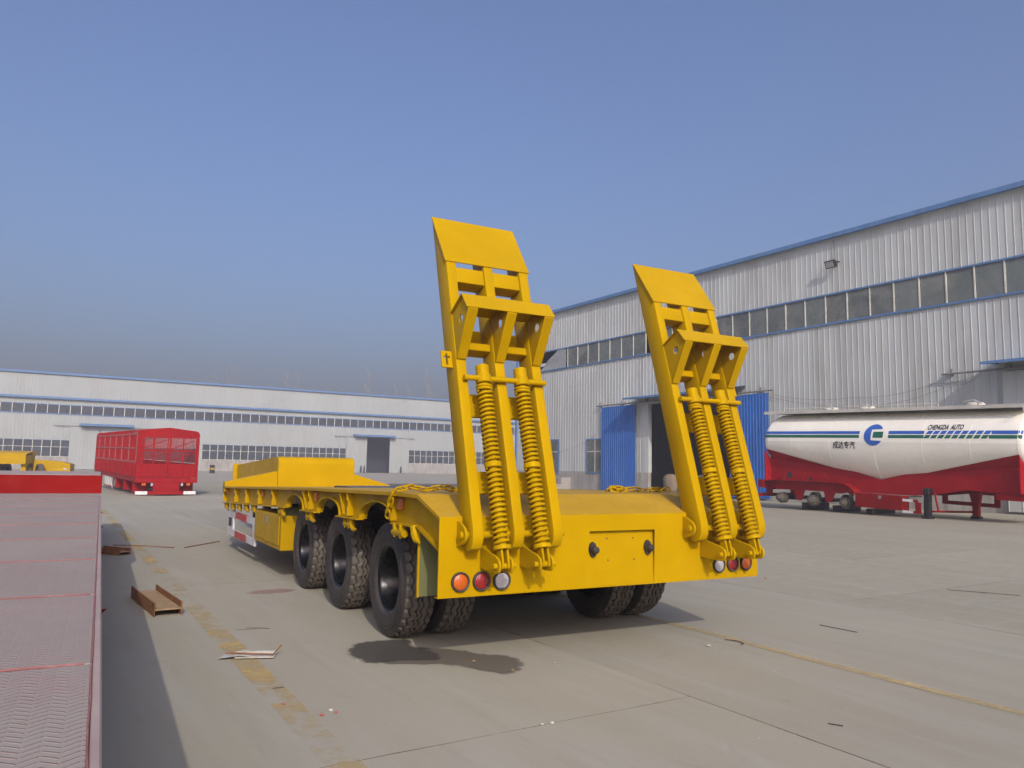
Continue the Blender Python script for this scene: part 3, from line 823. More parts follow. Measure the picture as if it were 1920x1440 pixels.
ch2 = [(2.13, 0.99, 1.245), (2.20, 1.0, 1.275), (2.27, 0.98, 1.262), (2.33, 0.97, 1.25), (2.22, 0.93, 1.245), (2.15, 0.95, 1.25)] + ch2[3:]
chain(ch2, 'yellow chain heaped on the deck between the two raised ramps')

# ------------------------------------------------------------------ red dusty flatbed beside the camera
flat = empty('red_flatbed_trailer', (0.023, 0.012, 0), (0, 0, 0.4852))
tag(flat, 'dusty red chequer-plate flatbed deck running along the left edge of the picture', 'trailer')
seams = [-1.6, -0.75, 0.10, 0.92, 1.72, 2.59, 3.50, 4.47, 5.47, 6.53, 7.66, 8.65, 9.62, 10.57]
for a, b in zip(seams, seams[1:]):
    MB().box(-2.42, -0.0175, a + .004, b - .004, 1.038, 1.049).build('deck_plate', M['tread'], flat, bevel=0.0015)
    if b < 10.5:
        pts = [(-2.4 + 2.37 * k / 60, b + random.uniform(-.002, .002), 1.0495) for k in range(61)]
        MB().tube(pts, 0.0035, 5).build('weld_seam', M['weld_red'], flat)
pts = [(-0.0165 + random.uniform(-.0015, .0015), -1.6 + 12.1 * k / 160, 1.049) for k in range(161)]
MB().tube(pts, 0.0022, 5).build('weld_seam', M['weld_red'], flat)
MB().box(-0.0145, 0.0, -1.6, 10.6, 0.93, 1.051).build('edge_beam', M['edge_red'], flat, bevel=0.003)
MB().box(-2.52, -2.425, -1.6, 10.6, 0.93, 1.046).build('edge_beam', M['edge_red'], flat, bevel=0.006)
MB().box(-2.40, -0.10, -1.6, 10.55, 0.98, 1.036).build('deck_frame', M['red'], flat)
for x in (-1.75, -0.90):
    MB().box(x, x + .14, -1.5, 10.5, 0.62, 0.979).build('main_beam', M['red'], flat)
for a in (-0.8, 1.2, 3.2, 5.2, 7.2, 9.2):
    MB().tube([(-0.01, a, 0.94), (0.0, a - .005, 0.91), (0.012, a - .015, 0.90), (0.022, a - .025, 0.908)], [0.008, 0.008, 0.006, 0.003], 6).build('rope_hook', M['red'], flat)
MB().prism([(10.572, 0.95), (10.572, 1.262), (13.2, 1.27), (18.4, 1.16), (18.4, 0.90)], 'x', -2.52, 0.0).build('gooseneck', M['red'], flat, bevel=0.006)
MB().prism([(10.5725, 1.2635), (13.2, 1.2715), (18.4, 1.1615), (18.4, 1.168), (13.2, 1.278), (10.5725, 1.2695)], 'x', -2.50, -0.02).build('gooseneck_deck', M['edge_red'], flat)
for v in (4.6, 5.95, 7.3):
    for x, fl in ((-0.22, True), (-2.30, False)):
        wheel(flat, (x, v, TR), fl)
    MB().tube([(-2.2, v, TR), (-0.3, v, TR)], 0.06, 10).build('axle', M['black'], flat)
for x in (-0.5, -2.1):
    MB().box(x, x + .14, 13.0, 13.14, 0.0, 0.96).build('landing_leg', M['black'], flat)

# ------------------------------------------------------------------ cladding sheet with ribs
def ribbed(w, h, pitch, rib_w, rib_h, mat, name, off=0.0):
    """corrugated sheet in x (width) and z (height), ribs towards -y"""
    prof = [(0.0, 0.0)]
    n = int(round(w / pitch))
    for i in range(n):
        x = i * pitch + off
        prof += [(x + 0.004, 0.0), (x + 0.010, -rib_h), (x + rib_w - 0.006, -rib_h), (x + rib_w, 0.0)]
    prof.append((w, 0.0))
    rows = [[(x, y, z) for x, y in prof] for z in (0.0, h)]
    return MB().grid(rows).mesh(name, mat, smooth=False)

# ------------------------------------------------------------------ warehouse on the right
aR = -0.5695
WR_OFF = 32.82
dRv = Vector((math.sin(aR), math.cos(aR), 0)); nRv = Vector((math.cos(aR), -math.sin(aR), 0))
# local frame: x = along the wall towards the camera's right (decreasing s), y = into the building, z up.  origin at s = 50.43
S0 = 50.43
o_ = nRv * WR_OFF + dRv * S0
rz = math.atan2(-dRv.y, -dRv.x)
wh = empty('warehouse', (o_.x, o_.y, 0), (0, 0, rz))
tag(wh, 'white corrugated warehouse with blue eaves and blue sliding doors on the right', 'building')
X = lambda s: S0 - s
def wbox(name, s0, s1, o0, o1, z0, z1, mat, bevel=0.0, parent=None):
    a, b = sorted((X(s0), X(s1)))
    return MB().box(a, b, -max(o0, o1), -min(o0, o1), z0, z1).build(name, mat, parent or wh, bevel=bevel)
S_END = 4.0
PW = 0.90
up_me = ribbed(PW, 2.72, 0.30, 0.040, 0.018, M['clad'], 'upper_cladding_panel')
lo_me = ribbed(PW, 7.32, 0.30, 0.040, 0.018, M['clad'], 'lower_cladding_panel')
md_me = ribbed(PW, 8.62 - 5.50, 0.30, 0.040, 0.018, M['clad'], 'over_door_panel')
npan = int((S0 - S_END) / PW)
D0, D1 = 28.83, 35.55     # door opening (s)
for i in range(npan):
    x = i * PW; s = S0 - x
    inst('cladding_panel', up_me, wh, (x, 0, 10.10))
    if D0 - .9 < s - PW / 2 < D1 + .35:
        inst('cladding_panel', md_me, wh, (x, 0, 5.50))
    else:
        inst('cladding_panel', lo_me, wh, (x, 0, 1.30))
wbox('plinth', S0, D1, 0.03, -0.20, -0.05, 1.30, M['plinth'])
wbox('plinth', D0 - .6, S_END, 0.03, -0.20, -0.05, 1.30, M['plinth'])
wbox('door_jamb', D1 + .55, D1 + .0, 0.02, -0.25, 1.301, 5.52, M['clad'])
wbox('roof', S0 + .3, S_END, 0.25, -30, 12.83, 12.95, M['clad'])
wbox('back_wall', S0, S_END, -30, -30.2, 0, 12.8, M['dark'])
wbox('end_wall', S0 - .02, S0 - .14, -0.05, -29.9, 0, 12.8, M['clad'])
wbox('end_wall', S_END + .2, S_END, -0.05, -29.9, 0, 12.8, M['clad'])
wbox('inner_floor', S0 - .2, S_END + .3, -0.21, -29.9, -0.005, 0.012, M['plinth'])
fs_ = [S0 + .35, 44.0, 38.0, 32.0, 26.0, 20.0, 14.0, 8.0, S_END]
for a, b in zip(fs_, fs_[1:]):
    wbox('eave_trim', a - .006, b + .006, 0.28, 0.10, 12.80, 13.02, M['trim'], bevel=0.01)
wbox('soffit', S0 + .3, S_END, 0.10, -0.05, 12.78, 12.829, M['clad'])
wbox('window_head_trim', S0, S_END, 0.07, -0.02, 10.05, 10.13, M['trim'])
wbox('window_sill_trim', S0, S_END, 0.09, -0.02, 8.60, 8.69, M['trim'])
wbox('corner_trim', S0 + .10, S0 - .08, 0.10, -0.25, 0.0, 12.79, M['trim'])
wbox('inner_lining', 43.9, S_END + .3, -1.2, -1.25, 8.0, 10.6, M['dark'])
# window band
pane = box_mesh('window_pane', M['glass'], 1.105, 0.012, 1.355)
mull = box_mesh('mullion', M['frame_w'], 0.055, 0.05, 1.36)
s = 43.90
cuts = []
while s > S_END + 1.2:
    cuts.append(s); s -= 1.163
for i, s in enumerate(cuts):
    inst('mullion', mull, wh, (X(s) - .0275, -0.035, 8.69))
    if i == 7: continue        # one missing pane
    inst('window_pane', pane, wh, (X(s) + .028, -0.006 + random.uniform(-.004, .004), 8.692), rot=(random.uniform(-.008, .008), 0, 0))
# torn film over the broken end of the window band
m = MB(); rows = []
for k in range(9):
    t = k / 8
    rows.append([(X(43.9 + 0.2), 0.0 - .01, 8.69 + 1.36 * t), (X(44.9 + 1.0 * (1 - t)), -0.03 + .03 * math.sin(5 * t), 8.69 + 1.36 * t), (X(45.2 + 2.2 * (1 - t)), -0.02 + .05 * math.sin(9 * t), 8.69 + 1.36 * t)])
m.grid(rows).build('torn_window_film', M['film'], wh)
wbox('exposed_purlin', 50.2, 44.5, -0.30, -0.42, 9.10, 9.32, M['white'])
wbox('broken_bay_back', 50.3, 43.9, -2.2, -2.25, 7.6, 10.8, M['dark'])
# small windows with frames
def small_window(s0, s1, z0, z1, split):
    f = MB()
    a, b = X(s0), X(s1)
    f.prism([(a, z0), (b, z0), (b, z1), (a, z1)], 'y', -0.075, -0.036, holes=[[(a + .09, z0 + .09), (b - .09, z0 + .09), (b - .09, z1 - .09), (a + .09, z1 - .09)]])
    fo = f.build('window', M['trim'], wh, smooth=False)
    MB().box(a + .09, b - .09, -0.060, -0.050, z0 + .09, z1 - .09).build('pane', M['glass'], fo)
    MB().box(a + .091, b - .091, -0.073, -0.0605, z0 + (z1 - z0) * .62, z0 + (z1 - z0) * .62 + .05).build('glazing_bar', M['frame_w'], fo)
    MB().box(a + (b - a) * split - .025, a + (b - a) * split + .025, -0.0725, -0.0605, z0 + .091, z1 - .091).build('glazing_bar', M['frame_w'], fo)
small_window(46.9, 44.80, 1.10, 3.56, 0.5)
small_window(41.62, 39.6, 1.18, 3.50, 0.45)
# canopies and sliding doors
def canopy(s0, s1, z):
    a, b = sorted((X(s0), X(s1)))
    c = MB().prism([(0.0, z + .16), (-1.27, z - .02), (-1.27, z - .06), (0.0, z + .10)], 'x', a, b).build('canopy', M['dark'], wh, smooth=False)
    MB().prism([(0.0, z + .167), (-1.276, z - .013), (-1.283, z - .13), (-1.273, z - .13), (-1.2715, z - .021), (0.0, z + .161)], 'x', a - .03, b + .03).build('canopy_sheet', M['trim'], c, smooth=False)
    for x in (a + .02, b - .05):
        MB().prism([(0.0, z + .095), (-1.26, z - .065), (-1.26, z - .12), (0, z + .0)], 'x', x, x + .03).build('canopy_bracket', M['dark'], c, smooth=False)
canopy(36.5, 28.0, 5.90)
canopy(15.30, 7.0, 5.90)
bd = ribbed(3.3, 5.46, 0.20, 0.05, 0.028, M['bluedoor'], 'sliding_door')
def slide_door(name, s_left, w, z0, me):
    d = inst(name, me, wh, (X(s_left), -0.20, z0))
    return d
d1 = slide_door('sliding_door', 39.87, 3.3, 0.08, bd)
MB().box(0, 3.3, 0.005, 0.05, 0, 5.46).build('door_frame', M['trim'], d1)
bd2 = ribbed(2.6, 5.46, 0.20, 0.05, 0.028, M['bluedoor'], 'sliding_door')
d2 = slide_door('sliding_door', 28.95, 2.6, 0.08, bd2)
MB().box(0, 2.6, 0.005, 0.05, 0, 5.46).build('door_frame', M['trim'], d2)
wd = ribbed(3.0, 5.46, 0.50, 0.03, 0.02, M['clad'], 'sliding_door')
d3 = slide_door('sliding_door', 15.05, 3.0, 0.08, wd)
d4 = slide_door('sliding_door', 12.0, 3.0, 0.08, wd)
for a, b in ((40.4, 26.0), (17.4, 8.0)):
    MB().tube([(X(a), -0.22, 5.66), (X(b), -0.22, 5.66)], 0.045, 8).build('door_track', M['steel'], wh)
    k = a - 0.4
    while k > b:
        MB().box(X(k) - .04, X(k) + .04, -0.24, 0.0, 5.62, 5.86).build('track_bracket', M['steel'], wh); k -= 2.2
# floodlight
fl = empty('floodlight', tuple(nRv * (WR_OFF - 0.02) + dRv * 22.4 + Vector((0, 0, 11.55))), (0, 0, rz))
tag(fl, 'small black floodlight mounted high on the warehouse wall', 'floodlight')
MB().prism([(-0.10, -0.16), (-0.10, 0.16), (-0.20, 0.19), (-0.27, 0.19), (-0.27, -0.19), (-0.20, -0.19)], 'x', -.26, .26).build('housing', M['black'], fl, loc=(0, -0.16, 0.02), rot=(R(28), 0, 0), bevel=0.012)
MB().box(-.21, .21, -0.281, -0.2705, -0.14, 0.14).build('lens', M['clear'], fl, loc=(0, -0.16, 0.02), rot=(R(28), 0, 0))
MB().tube([(-.30, -.34, 0.0), (-.30, -.03, 0.04), (.30, -.03, 0.04), (.30, -.34, 0.0)], 0.02, 6).build('bracket', M['black'], fl)
MB().tube([(0, -0.05, 0.05), (0.04, -0.05, 0.7), (0.0, -0.05, 1.2)], 0.010, 5).build('power_cable', M['wire'], fl)
# slack cables on the wall
def wall_cable(pts, label, r=0.006):
    P = []
    for (a, za), (b, zb_) in zip(pts, pts[1:]):
        for k in range(8):
            t = k / 8; P.append(nRv * (WR_OFF - 0.07) + dRv * (a + (b - a) * t) + Vector((0, 0, za + (zb_ - za) * t - 0.18 * 4 * t * (1 - t))))
    o = MB().tube(P, r, 5).build('slack_cable', M['wire'], None)
    tag(o, label, 'cable')
wall_cable([(26.2, 5.45), (21.6, 4.98), (17.8, 5.32), (15.6, 5.72)], 'upper slack cable sagging along the warehouse wall above the tanker')
wall_cable([(26.4, 5.35), (21.0, 4.55), (17.4, 5.12), (15.7, 5.66)], 'lower slack cable sagging along the warehouse wall above the tanker')
wall_cable([(47.5, 2.5), (43.4, 2.9), (40.2, 4.0)], 'thin cable sagging left of the left blue door')
# sacks inside the doorway, concrete step
SK = MB()
def sack_mesh(seed):
    r_ = random.Random(seed); m = MB(); rows = []
    for i in range(9):
        th = math.pi * i / 8; rr = []
        for j in range(13):
            ph = 2 * math.pi * j / 12
            q = 1 + (0.10 * math.sin(3 * ph + seed) + 0.07 * math.cos(5 * th + seed * 2)) * math.sin(th)
            x = 0.55 * math.copysign(abs(math.sin(th) * math.cos(ph)) ** 0.6, math.cos(ph)) * q
            y = 0.38 * math.copysign(abs(math.sin(th) * math.sin(ph)) ** 0.6, math.sin(ph)) * q
            z = 0.62 - 0.62 * math.copysign(abs(math.cos(th)) ** 0.7, math.cos(th)) * 1.0
            rr.append((x, y, z))
        rows.append(rr)
    return m.grid(rows).mesh('sack', M['sackcloth'], ang=80)
for i, (s, o, lab) in enumerate(((34.8, -1.2, 'brown sack just inside the warehouse doorway, nearest its left jamb'), (33.6, -1.5, 'second brown sack from the left jamb inside the warehouse doorway'), (32.3, -1.3, 'third brown sack from the left jamb inside the warehouse doorway'))):
    p = nRv * (WR_OFF - o) + dRv * s
    tag(inst('sack', sack_mesh(i + 1), None, (p.x, p.y, 0.012), (0, 0, rz + i)), lab, 'sack')
st = empty('concrete_step', tuple(nRv * (WR_OFF - .04) + dRv * 45.4), (0, 0, rz))
tag(st, 'low concrete step block against the warehouse plinth left of the blue door', 'step')
MB().box(0, 2.0, -1.4, 0, 0.0, 0.40).build('lower_step', M['plinth'], st, bevel=0.02)
MB().box(0, 2.0, -0.8, 0, 0.402, 0.85).build('upper_step', M['plinth'], st, bevel=0.02)

# ------------------------------------------------------------------ long factory on the left
aL = 0.5691
L_OFF = 145.97
dLv = Vector((math.cos(aL), math.sin(aL), 0)); nLv = Vector((-math.sin(aL), math.cos(aL), 0))
o_ = nLv * L_OFF
fa = empty('factory_hall', (o_.x, o_.y, 0), (0, 0, aL))
tag(fa, 'long white factory hall with two blue eave bands across the far left', 'building')
def fbox(name, s0, s1, o0, o1, z0, z1, mat, parent=None, bevel=0.0):
    return MB().box(s0, s1, -max(o0, o1), -min(o0, o1), z0, z1).build(name, mat, parent or fa, bevel=bevel)
FS0, FS1 = -16.0, 102.0
OP0, OP1 = 59.0, 64.1
pw = 6.0
k1 = ribbed(pw, 15.45 - 11.75, 0.5, 0.06, 0.04, M['clad_far'], 'top_cladding_panel')
k2 = ribbed(pw, 11.45 - 10.50, 0.5, 0.06, 0.04, M['clad_far'], 'band_cladding_panel')
k3 = ribbed(pw, 8.98 - 4.74, 0.5, 0.06, 0.04, M['clad_far'], 'middle_cladding_panel')
s = FS0
while s < FS1 - .1:
    inst('cladding_panel', k1, fa, (s, 0, 11.75)); inst('cladding_panel', k2, fa, (s, 0, 10.50)); s += pw
def clad_run(s0, s1, z0, z1):
    w = s1 - s0; n = max(1, round(w / 6)); pw_ = w / n
    me = ribbed(pw_, z1 - z0, pw_ / max(1, round(pw_ / .5)), 0.06, 0.04, M['clad_far'], 'cladding_panel')
    for i in range(n): inst('cladding_panel', me, fa, (s0 + i * pw_, 0, z0))
clad_run(FS0, OP0, 4.74, 8.98); clad_run(OP0, OP1, 7.1, 8.98); clad_run(OP1, FS1, 4.74, 8.98)
for a, b in ((7.55, 28.0), (54.9, OP0), (OP1, 68.3)): clad_run(a, b, 0.0, 4.735)
fbox('plinth', FS0, 7.54, 0.02, -.2, 0, 2.02, M['plinth']); fbox('plinth', 28.01, 54.89, 0.02, -.2, 0, 2.02, M['plinth']); fbox('plinth', 68.31, FS1, 0.02, -.2, 0, 2.02, M['plinth'])
for i in range(12):
    a = FS0 + i * 9.9
    fbox('eave_trim', a, min(a + 9.88, FS1), 0.35, 0.0, 15.42, 15.76, M['trim'])
    fbox('gutter', a, min(a + 9.88, FS1), 0.55, -0.02, 11.40, 11.74, M['trim'])
fbox('roof', FS0, FS1, 0.0, -40, 15.42, 15.55, M['clad_far'])
fbox('back_wall', FS0, FS1, -40, -40.2, 0, 15.4, M['dark'])
fbox('end_wall', FS0, FS0 + .2, -0.06, -39.9, 0, 15.4, M['dark']); fbox('end_wall', FS1 - .2, FS1, -0.06, -39.9, 0, 15.4, M['dark'])
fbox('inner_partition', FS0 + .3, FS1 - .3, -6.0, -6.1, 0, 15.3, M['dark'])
fbox('sill_trim', FS0, FS1, 0.10, -0.02, 8.92, 9.06, M['trim']); fbox('head_trim', FS0, FS1, 0.06, -0.02, 10.44, 10.54, M['trim'])
up_pane = box_mesh('window_pane', M['glass_far'], 1.51, 0.02, 1.375); up_mul = box_mesh('mullion', M['frame_w'], 0.10, 0.06, 1.378)
lo_p1 = box_mesh('window_pane', M['glass_far'], 1.245, 0.02, 1.50); lo_p2 = box_mesh('window_pane', M['glass_far'], 1.245, 0.02, 1.03); lo_mul = box_mesh('mullion', M['frame_w'], 0.085, 0.06, 2.60)
s = FS0 + .66
while s < FS1 - 1.7:
    inst('mullion', up_mul, fa, (s - .05, -0.06, 9.062)); inst('window_pane', up_pane, fa, (s + .05, -0.01, 9.063)); s += 1.61
for a, b in ((FS0 + .1, 7.5), (28.05, 54.85), (68.35, FS1 - .3)):
    n = round((b - a) / 1.33); pw_ = (b - a) / n
    for i in range(n):
        s = a + i * pw_
        inst('mullion', lo_mul, fa, (s - .043, -0.06, 2.10)); 
        inst('window_pane', lo_p1, fa, (s + .043, -0.01, 2.105)); inst('window_pane', lo_p2, fa, (s + .043, -0.01, 3.66))
    inst('mullion', lo_mul, fa, (b - .043, -0.06, 2.10))
    fbox('window_rail', a, b, 0.058, 0.012, 3.605, 3.665, M['frame_w']); fbox('window_sill', a, b, 0.10, -0.02, 2.022, 2.10, M['frame_w']); fbox('window_head', a, b, 0.08, -0.02, 4.70, 4.735, M['trim'])
def far_door(s0, s1, h):
    d = inst('sliding_door', ribbed(s1 - s0, h, (s1 - s0) / 8, 0.06, 0.04, M['clad_far'], 'sliding_door'), fa, (s0, -0.28, 0.05)); return d
far_door(7.4, 11.6, 6.9); far_door(11.9, 16.0, 6.9); far_door(54.9, 59.1, 6.9); far_door(64.0, 68.2, 6.9)
for a, b in ((8.7, 16.8), (56.2, 64.9)):
    c = MB().prism([(0.0, 7.62), (-1.5, 7.42), (-1.5, 7.18), (0.0, 7.30)], 'x', a, b).build('canopy', M['trim'], fa, smooth=False)
for a, b in ((5.1, 20.0), (52.3, 69.5)):
    MB().tube([(a, -0.30, 7.12), (b, -0.30, 7.12)], 0.06, 6).build('door_track', M['steel'], fa)
for i, (s, lab) in enumerate(((57.6, 'leftmost dark bollard before the open door of the far factory hall'), (58.3, 'dark bollard just left of the open doorway of the far factory hall'), (66.2, 'dark bollard right of the open doorway of the far factory hall'))):
    p = nLv * (L_OFF - 1.2) + dLv * s
    b_ = MB().lathe([(0, 0.16), (1.25, 0.16), (1.42, 0.08), (1.45, 0.01)], 'z', (0, 0, 0), 12).build('bollard', M['black'], None, loc=(p.x, p.y, -0.01))
    MB().lathe([(0, 0.24), (0.06, 0.24)], 'z', (0, 0, 0), 12).build('base_plate', M['steel'], b_)
    tag(b_, lab, 'bollard', 'bollards at the factory door')
# drum and buckets by the far wall
dr = empty('oil_drum', (-43.0, 112.0, -0.01)); tag(dr, 'black and yellow oil drum by the far factory wall right of the red stake trailer', 'drum')
MB().lathe([(0, 0.36), (0.42, 0.36), (0.44, 0.38), (0.46, 0.36), (0.80, 0.36), (0.82, 0.38), (0.84, 0.36), (1.18, 0.36)], 'z', (0, 0, 0), 20).build('drum_body', M['black'], dr)
MB().lathe([(0.50, 0.366), (0.76, 0.366)], 'z', (0, 0, 0), 20, cap=False).build('yellow_band', Y, dr)
for i, (x, y, lab) in enumerate(((-73.2, 125.6, 'left one of two white buckets by the far wall beyond the red deck'), (-72.3, 126.0, 'right one of two white buckets by the far wall beyond the red deck'))):
    bu = MB().lathe([(0, 0.26), (0.6, 0.34), (0.62, 0.37), (0.66, 0.37)], 'z', (0, 0, 0), 16).build('bucket', M['white'], None, loc=(x, y, -0.01))
    MB().lathe([(0.661, 0.33), (0.67, 0.33)], 'z', (0, 0, 0), 16).build('lid', M['steel'], bu)
    tag(bu, lab, 'bucket', 'buckets by the far wall')

# ------------------------------------------------------------------ red stake trailer
sk_rot = R(35.0)
stk = empty('stake_trailer', (-15.839, 32.85, 0), (R(0.9), 0, sk_rot))
tag(stk, 'red stake-sided cargo trailer with open slatted rear doors near the far hall', 'trailer')
RD = paint('stake_trailer_red', (0.29, 0.010, 0.013), 0.48, dirt=(0.30, 0.07, 0.06), damt=0.08, spec=0.2, tint=(1.0, 0.25, 0.22))
SL = 13.0
def skb(name, x0, x1, y0, y1, z0, z1, mat=None, parent=None): return MB().box(x0, x1, y0, y1, z0, z1).build(name, mat or RD, parent or stk)
skb('floor_frame', 0.02, 2.48, 0.06, SL - .1, 0.58, 0.74)
skb('rear_beam', 0.0, 2.5, -0.02, 0.06, 0.56, 0.76)
gab = lambda y0, y1, z0: MB().prism([(0.04, z0), (0.0, z0 + .02), (0.0, 2.66), (0.05, 2.77), (0.14, 2.81), (1.25, 2.93), (2.36, 2.81), (2.45, 2.77), (2.5, 2.66), (2.5, z0 + .02), (2.46, z0)], 'y', y0, y1)
gab(0.0, 0.05, 2.48).build('rear_gable', RD, stk, smooth=False)
gab(SL - .05, SL, 0.9).build('front_board', RD, stk, smooth=False)
# rear doors
for x0, x1 in ((0.09, 1.235), (1.265, 2.41)):
    d = skb('rear_door', x0, x1, 0.005, 0.035, 0.78, 1.36)
    for k in range(5):
        xx = x0 + .06 + (x1 - x0 - .16) * k / 4
        skb('door_rib', xx, xx + .05, -0.025, 0.0045, 0.80, 1.34, None, d)
    for k in range(3):
        xx = x0 + (x1 - x0 - .06) * k / 2
        skb('door_bar', xx, xx + .06, 0.0, 0.04, 1.362, 2.478, None, d)
    skb('door_bar', x0 + .061, x1 - .061, 0.002, 0.038, 1.90, 1.96, None, d)
    MB().tube([(x0 + .08, 0.055, 1.45), (x1 - .08, 0.055, 1.85)], 0.018, 5).build('door_brace', RD, d)
    MB().tube([(x0 + .08, 0.055, 2.0), (x1 - .08, 0.055, 2.4)], 0.018, 5).build('door_brace', RD, d)
for x in (0.0, 2.42): skb('corner_post', x, x + .08, -0.005, 0.075, 0.765, 2.479)
# sides
for x in (0.0, 2.46):
    sd = skb('side_board', x + .005, x + .035, 0.08, SL - .06, 0.76, 1.38)
    n = 26
    for k in range(n):
        y = 0.3 + (SL - .6) * k / (n - 1)
        xx = x - .035 if x < 1 else x + .0355
        skb('board_rib', xx, xx + .0395, y - .05, y + .05, 0.78, 1.36, None, sd)
    if x > 1: skb('mesh_board', x + .010, x + .030, 0.1, SL - .08, 1.4605, 1.975, M['dusty_red'], sd)
    for z in (1.40, 1.98, 2.58):
        skb('side_rail', x, x + .04, 0.08, SL - .06, z, z + .06, M['dusty_red'], sd)
    ns_ = 40 if x < 1 else 54
    for k in range(ns_):
        y = 0.3 + (SL - .6) * k / (ns_ - 1)
        big = k % (6 if x < 1 else 8) == 0
        skb('stake', x + .006, x + .034, y - (.04 if big else .018), y + (.04 if big else .018), 1.461, 2.579, M['dusty_red'] if big else RD, sd)
for k in range(9):
    y = 0.6 + (SL - 1.2) * k / 8
    MB().tube([(0.02, y, 2.66), (0.14, y, 2.79), (1.25, y, 2.90), (2.36, y, 2.79), (2.48, y, 2.66)], 0.02, 5).build('roof_bow', RD, stk)
# underframe, bumper, mudguards
for x in (0.75, 1.65): skb('main_beam', x, x + .12, 0.1, SL - .5, 0.30, 0.579)
skb('rear_underframe', 0.72, 1.78, 0.0, 0.06, 0.20, 0.555)
skb('plate_frame', 0.85, 1.65, -0.012, -0.0005, 0.30, 0.50)
skb('bumper', 0.50, 1.95, -0.05, 0.05, 0.06, 0.195)
skb('bumper_end', 0.03, 0.499, -0.05, 0.05, 0.06, 0.195, M['white']); skb('bumper_end', 1.951, 2.45, -0.05, 0.05, 0.06, 0.195, M['white'])
for x in (0.26, 2.05): skb('tail_lamp', x, x + .16, -0.03, 0.02, 0.44, 0.54, M['amber'])
for x in (0.62, 1.83): skb('reversing_lamp', x, x + .08, -0.03, 0.02, 0.42, 0.54, M['clear'])
for y in (0.65, 3.0, 5.4):
    for x0, x1 in ((0.02, 0.62), (1.88, 2.48)):
        skb('mudguard', x0, x1, y, y + .03, 0.12, 0.56)
for y in (1.8, 3.1, 4.4):
    MB().tube([(0.3, y, 0.32), (2.2, y, 0.32)], 0.09, 10).build('axle', M['hub'], stk)
for x in (0.45, 1.95): skb('landing_leg', x, x + .12, 9.5, 9.62, -0.15, 0.579, M['white'])
for k in range(5):
    skb('side_guard_post', 0.03, 0.06, 6.6 + k * .55, 6.66 + k * .55, 0.15, 0.578, M['white'])
skb('side_guard_rail', 0.031, 0.059, 6.5, 9.2, 0.10, 0.149, M['guardred'])

# ------------------------------------------------------------------ cement tanker
tk = empty('cement_tanker', (13.791 - .2197, 26.059 - .1193, 0), (math.atan(0.0305), 0, R(28.5)))
tag(tk, 'cream bulk cement tanker on a red chassis without tyres before the warehouse', 'tanker')
UC, HWD = 1.25, 1.20
ZC, UPB = 2.52, 1.10
VB, VF, VM = 6.55, -3.15, 1.70
zbot = lambda v: interp(v, [(-3.9, 1.60), (VF, 1.60), (VM, 0.86), (VB, 1.60), (7, 1.60)])
def tank_pt(v, ph, off=0.0):
    b = UPB if math.sin(ph) >= 0 else ZC - zbot(v)
    return (UC - (HWD + off) * math.cos(ph), v, ZC + (b + off) * math.sin(ph))
rows = []
secs = []
for k in range(11):
    a = math.pi / 2 * k / 10; secs.append((VB + 0.60 * math.cos(a), max(0.004, math.sin(a)) ** 0.85))
for v in (5.0, 3.8, 2.7, VM, 0.7, -.4, -1.6, -2.6): secs.append((v, 1.0))
for k in range(11):
    a = math.pi / 2 * k / 10; secs.append((VF - 0.42 * math.sin(a), max(0.004, math.cos(a)) ** 0.85))
for v, sc in secs:
    r_ = []
    for k in range(49):
        p = tank_pt(min(max(v, VF), VB), 2 * math.pi * k / 48)
        r_.append((UC + (p[0] - UC) * sc, v, ZC + (p[2] - ZC) * sc))
    rows.append(r_)
MB().grid(rows).build('tank', M['cream'], tk, ang=50)
def surf(v, z, off):
    v_ = min(max(v, VF), VB)
    sc = 1.0
    if v > VB: sc = max(0.02, math.sin(math.acos(min(1, (v - VB) / 0.60)))) ** 0.85
    if v < VF: sc = max(0.02, math.cos(math.asin(min(1, (VF - v) / 0.42)))) ** 0.85
    b = UPB if z >= ZC else ZC - zbot(v_)
    q = (z - ZC) / (b * sc)
    q = max(-0.9999, min(0.9999, q))
    return (UC - HWD * sc * math.sqrt(1 - q * q) - off, v, z)
def decal(name, poly_vz, mat, parent, off=0.006):
    m = MB(); n = len(poly_vz)
    c = (sum(p[0] for p in poly_vz) / n, sum(p[1] for p in poly_vz) / n)
    m.add([surf(p[0], p[1], off) for p in poly_vz], [tuple(range(n))])
    return m.build(name, mat, parent, smooth=False)
def stripe(name, v0, v1, z0, z1, mat, shear=0.0):
    rows = []
    n = max(2, int(abs(v1 - v0) / 0.12))
    for k in range(n + 1):
        t = k / n
        rows.append([surf(v0 + (v1 - v0) * t + shear * (z - z0) * -1, z, 0.006) for z in (z0, (z0 + z1) / 2, z1)])
    return MB().grid(rows).build(name, mat, tk)
ZS = 2.79
for nm, z0, z1, mt in (('blue_stripe', ZS + .015, ZS + .125, 'dkblue'), ('green_stripe', ZS - .125, ZS - .015, 'green')):
    stripe(nm, 7.06, 2.30, z0, z1, M[mt])
    stripe(nm, 1.14, -0.17, z0, z1, M[mt])
    for k in range(9):
        a = -0.235 - k * 0.236 - (0.0 if mt == 'dkblue' else -0.07)
        stripe(nm, a, a - 0.185, z0, z1, M[mt], shear=0.62)
    stripe(nm, -2.375 if mt == 'dkblue' else -2.305, -3.5, z0, z1, M[mt])
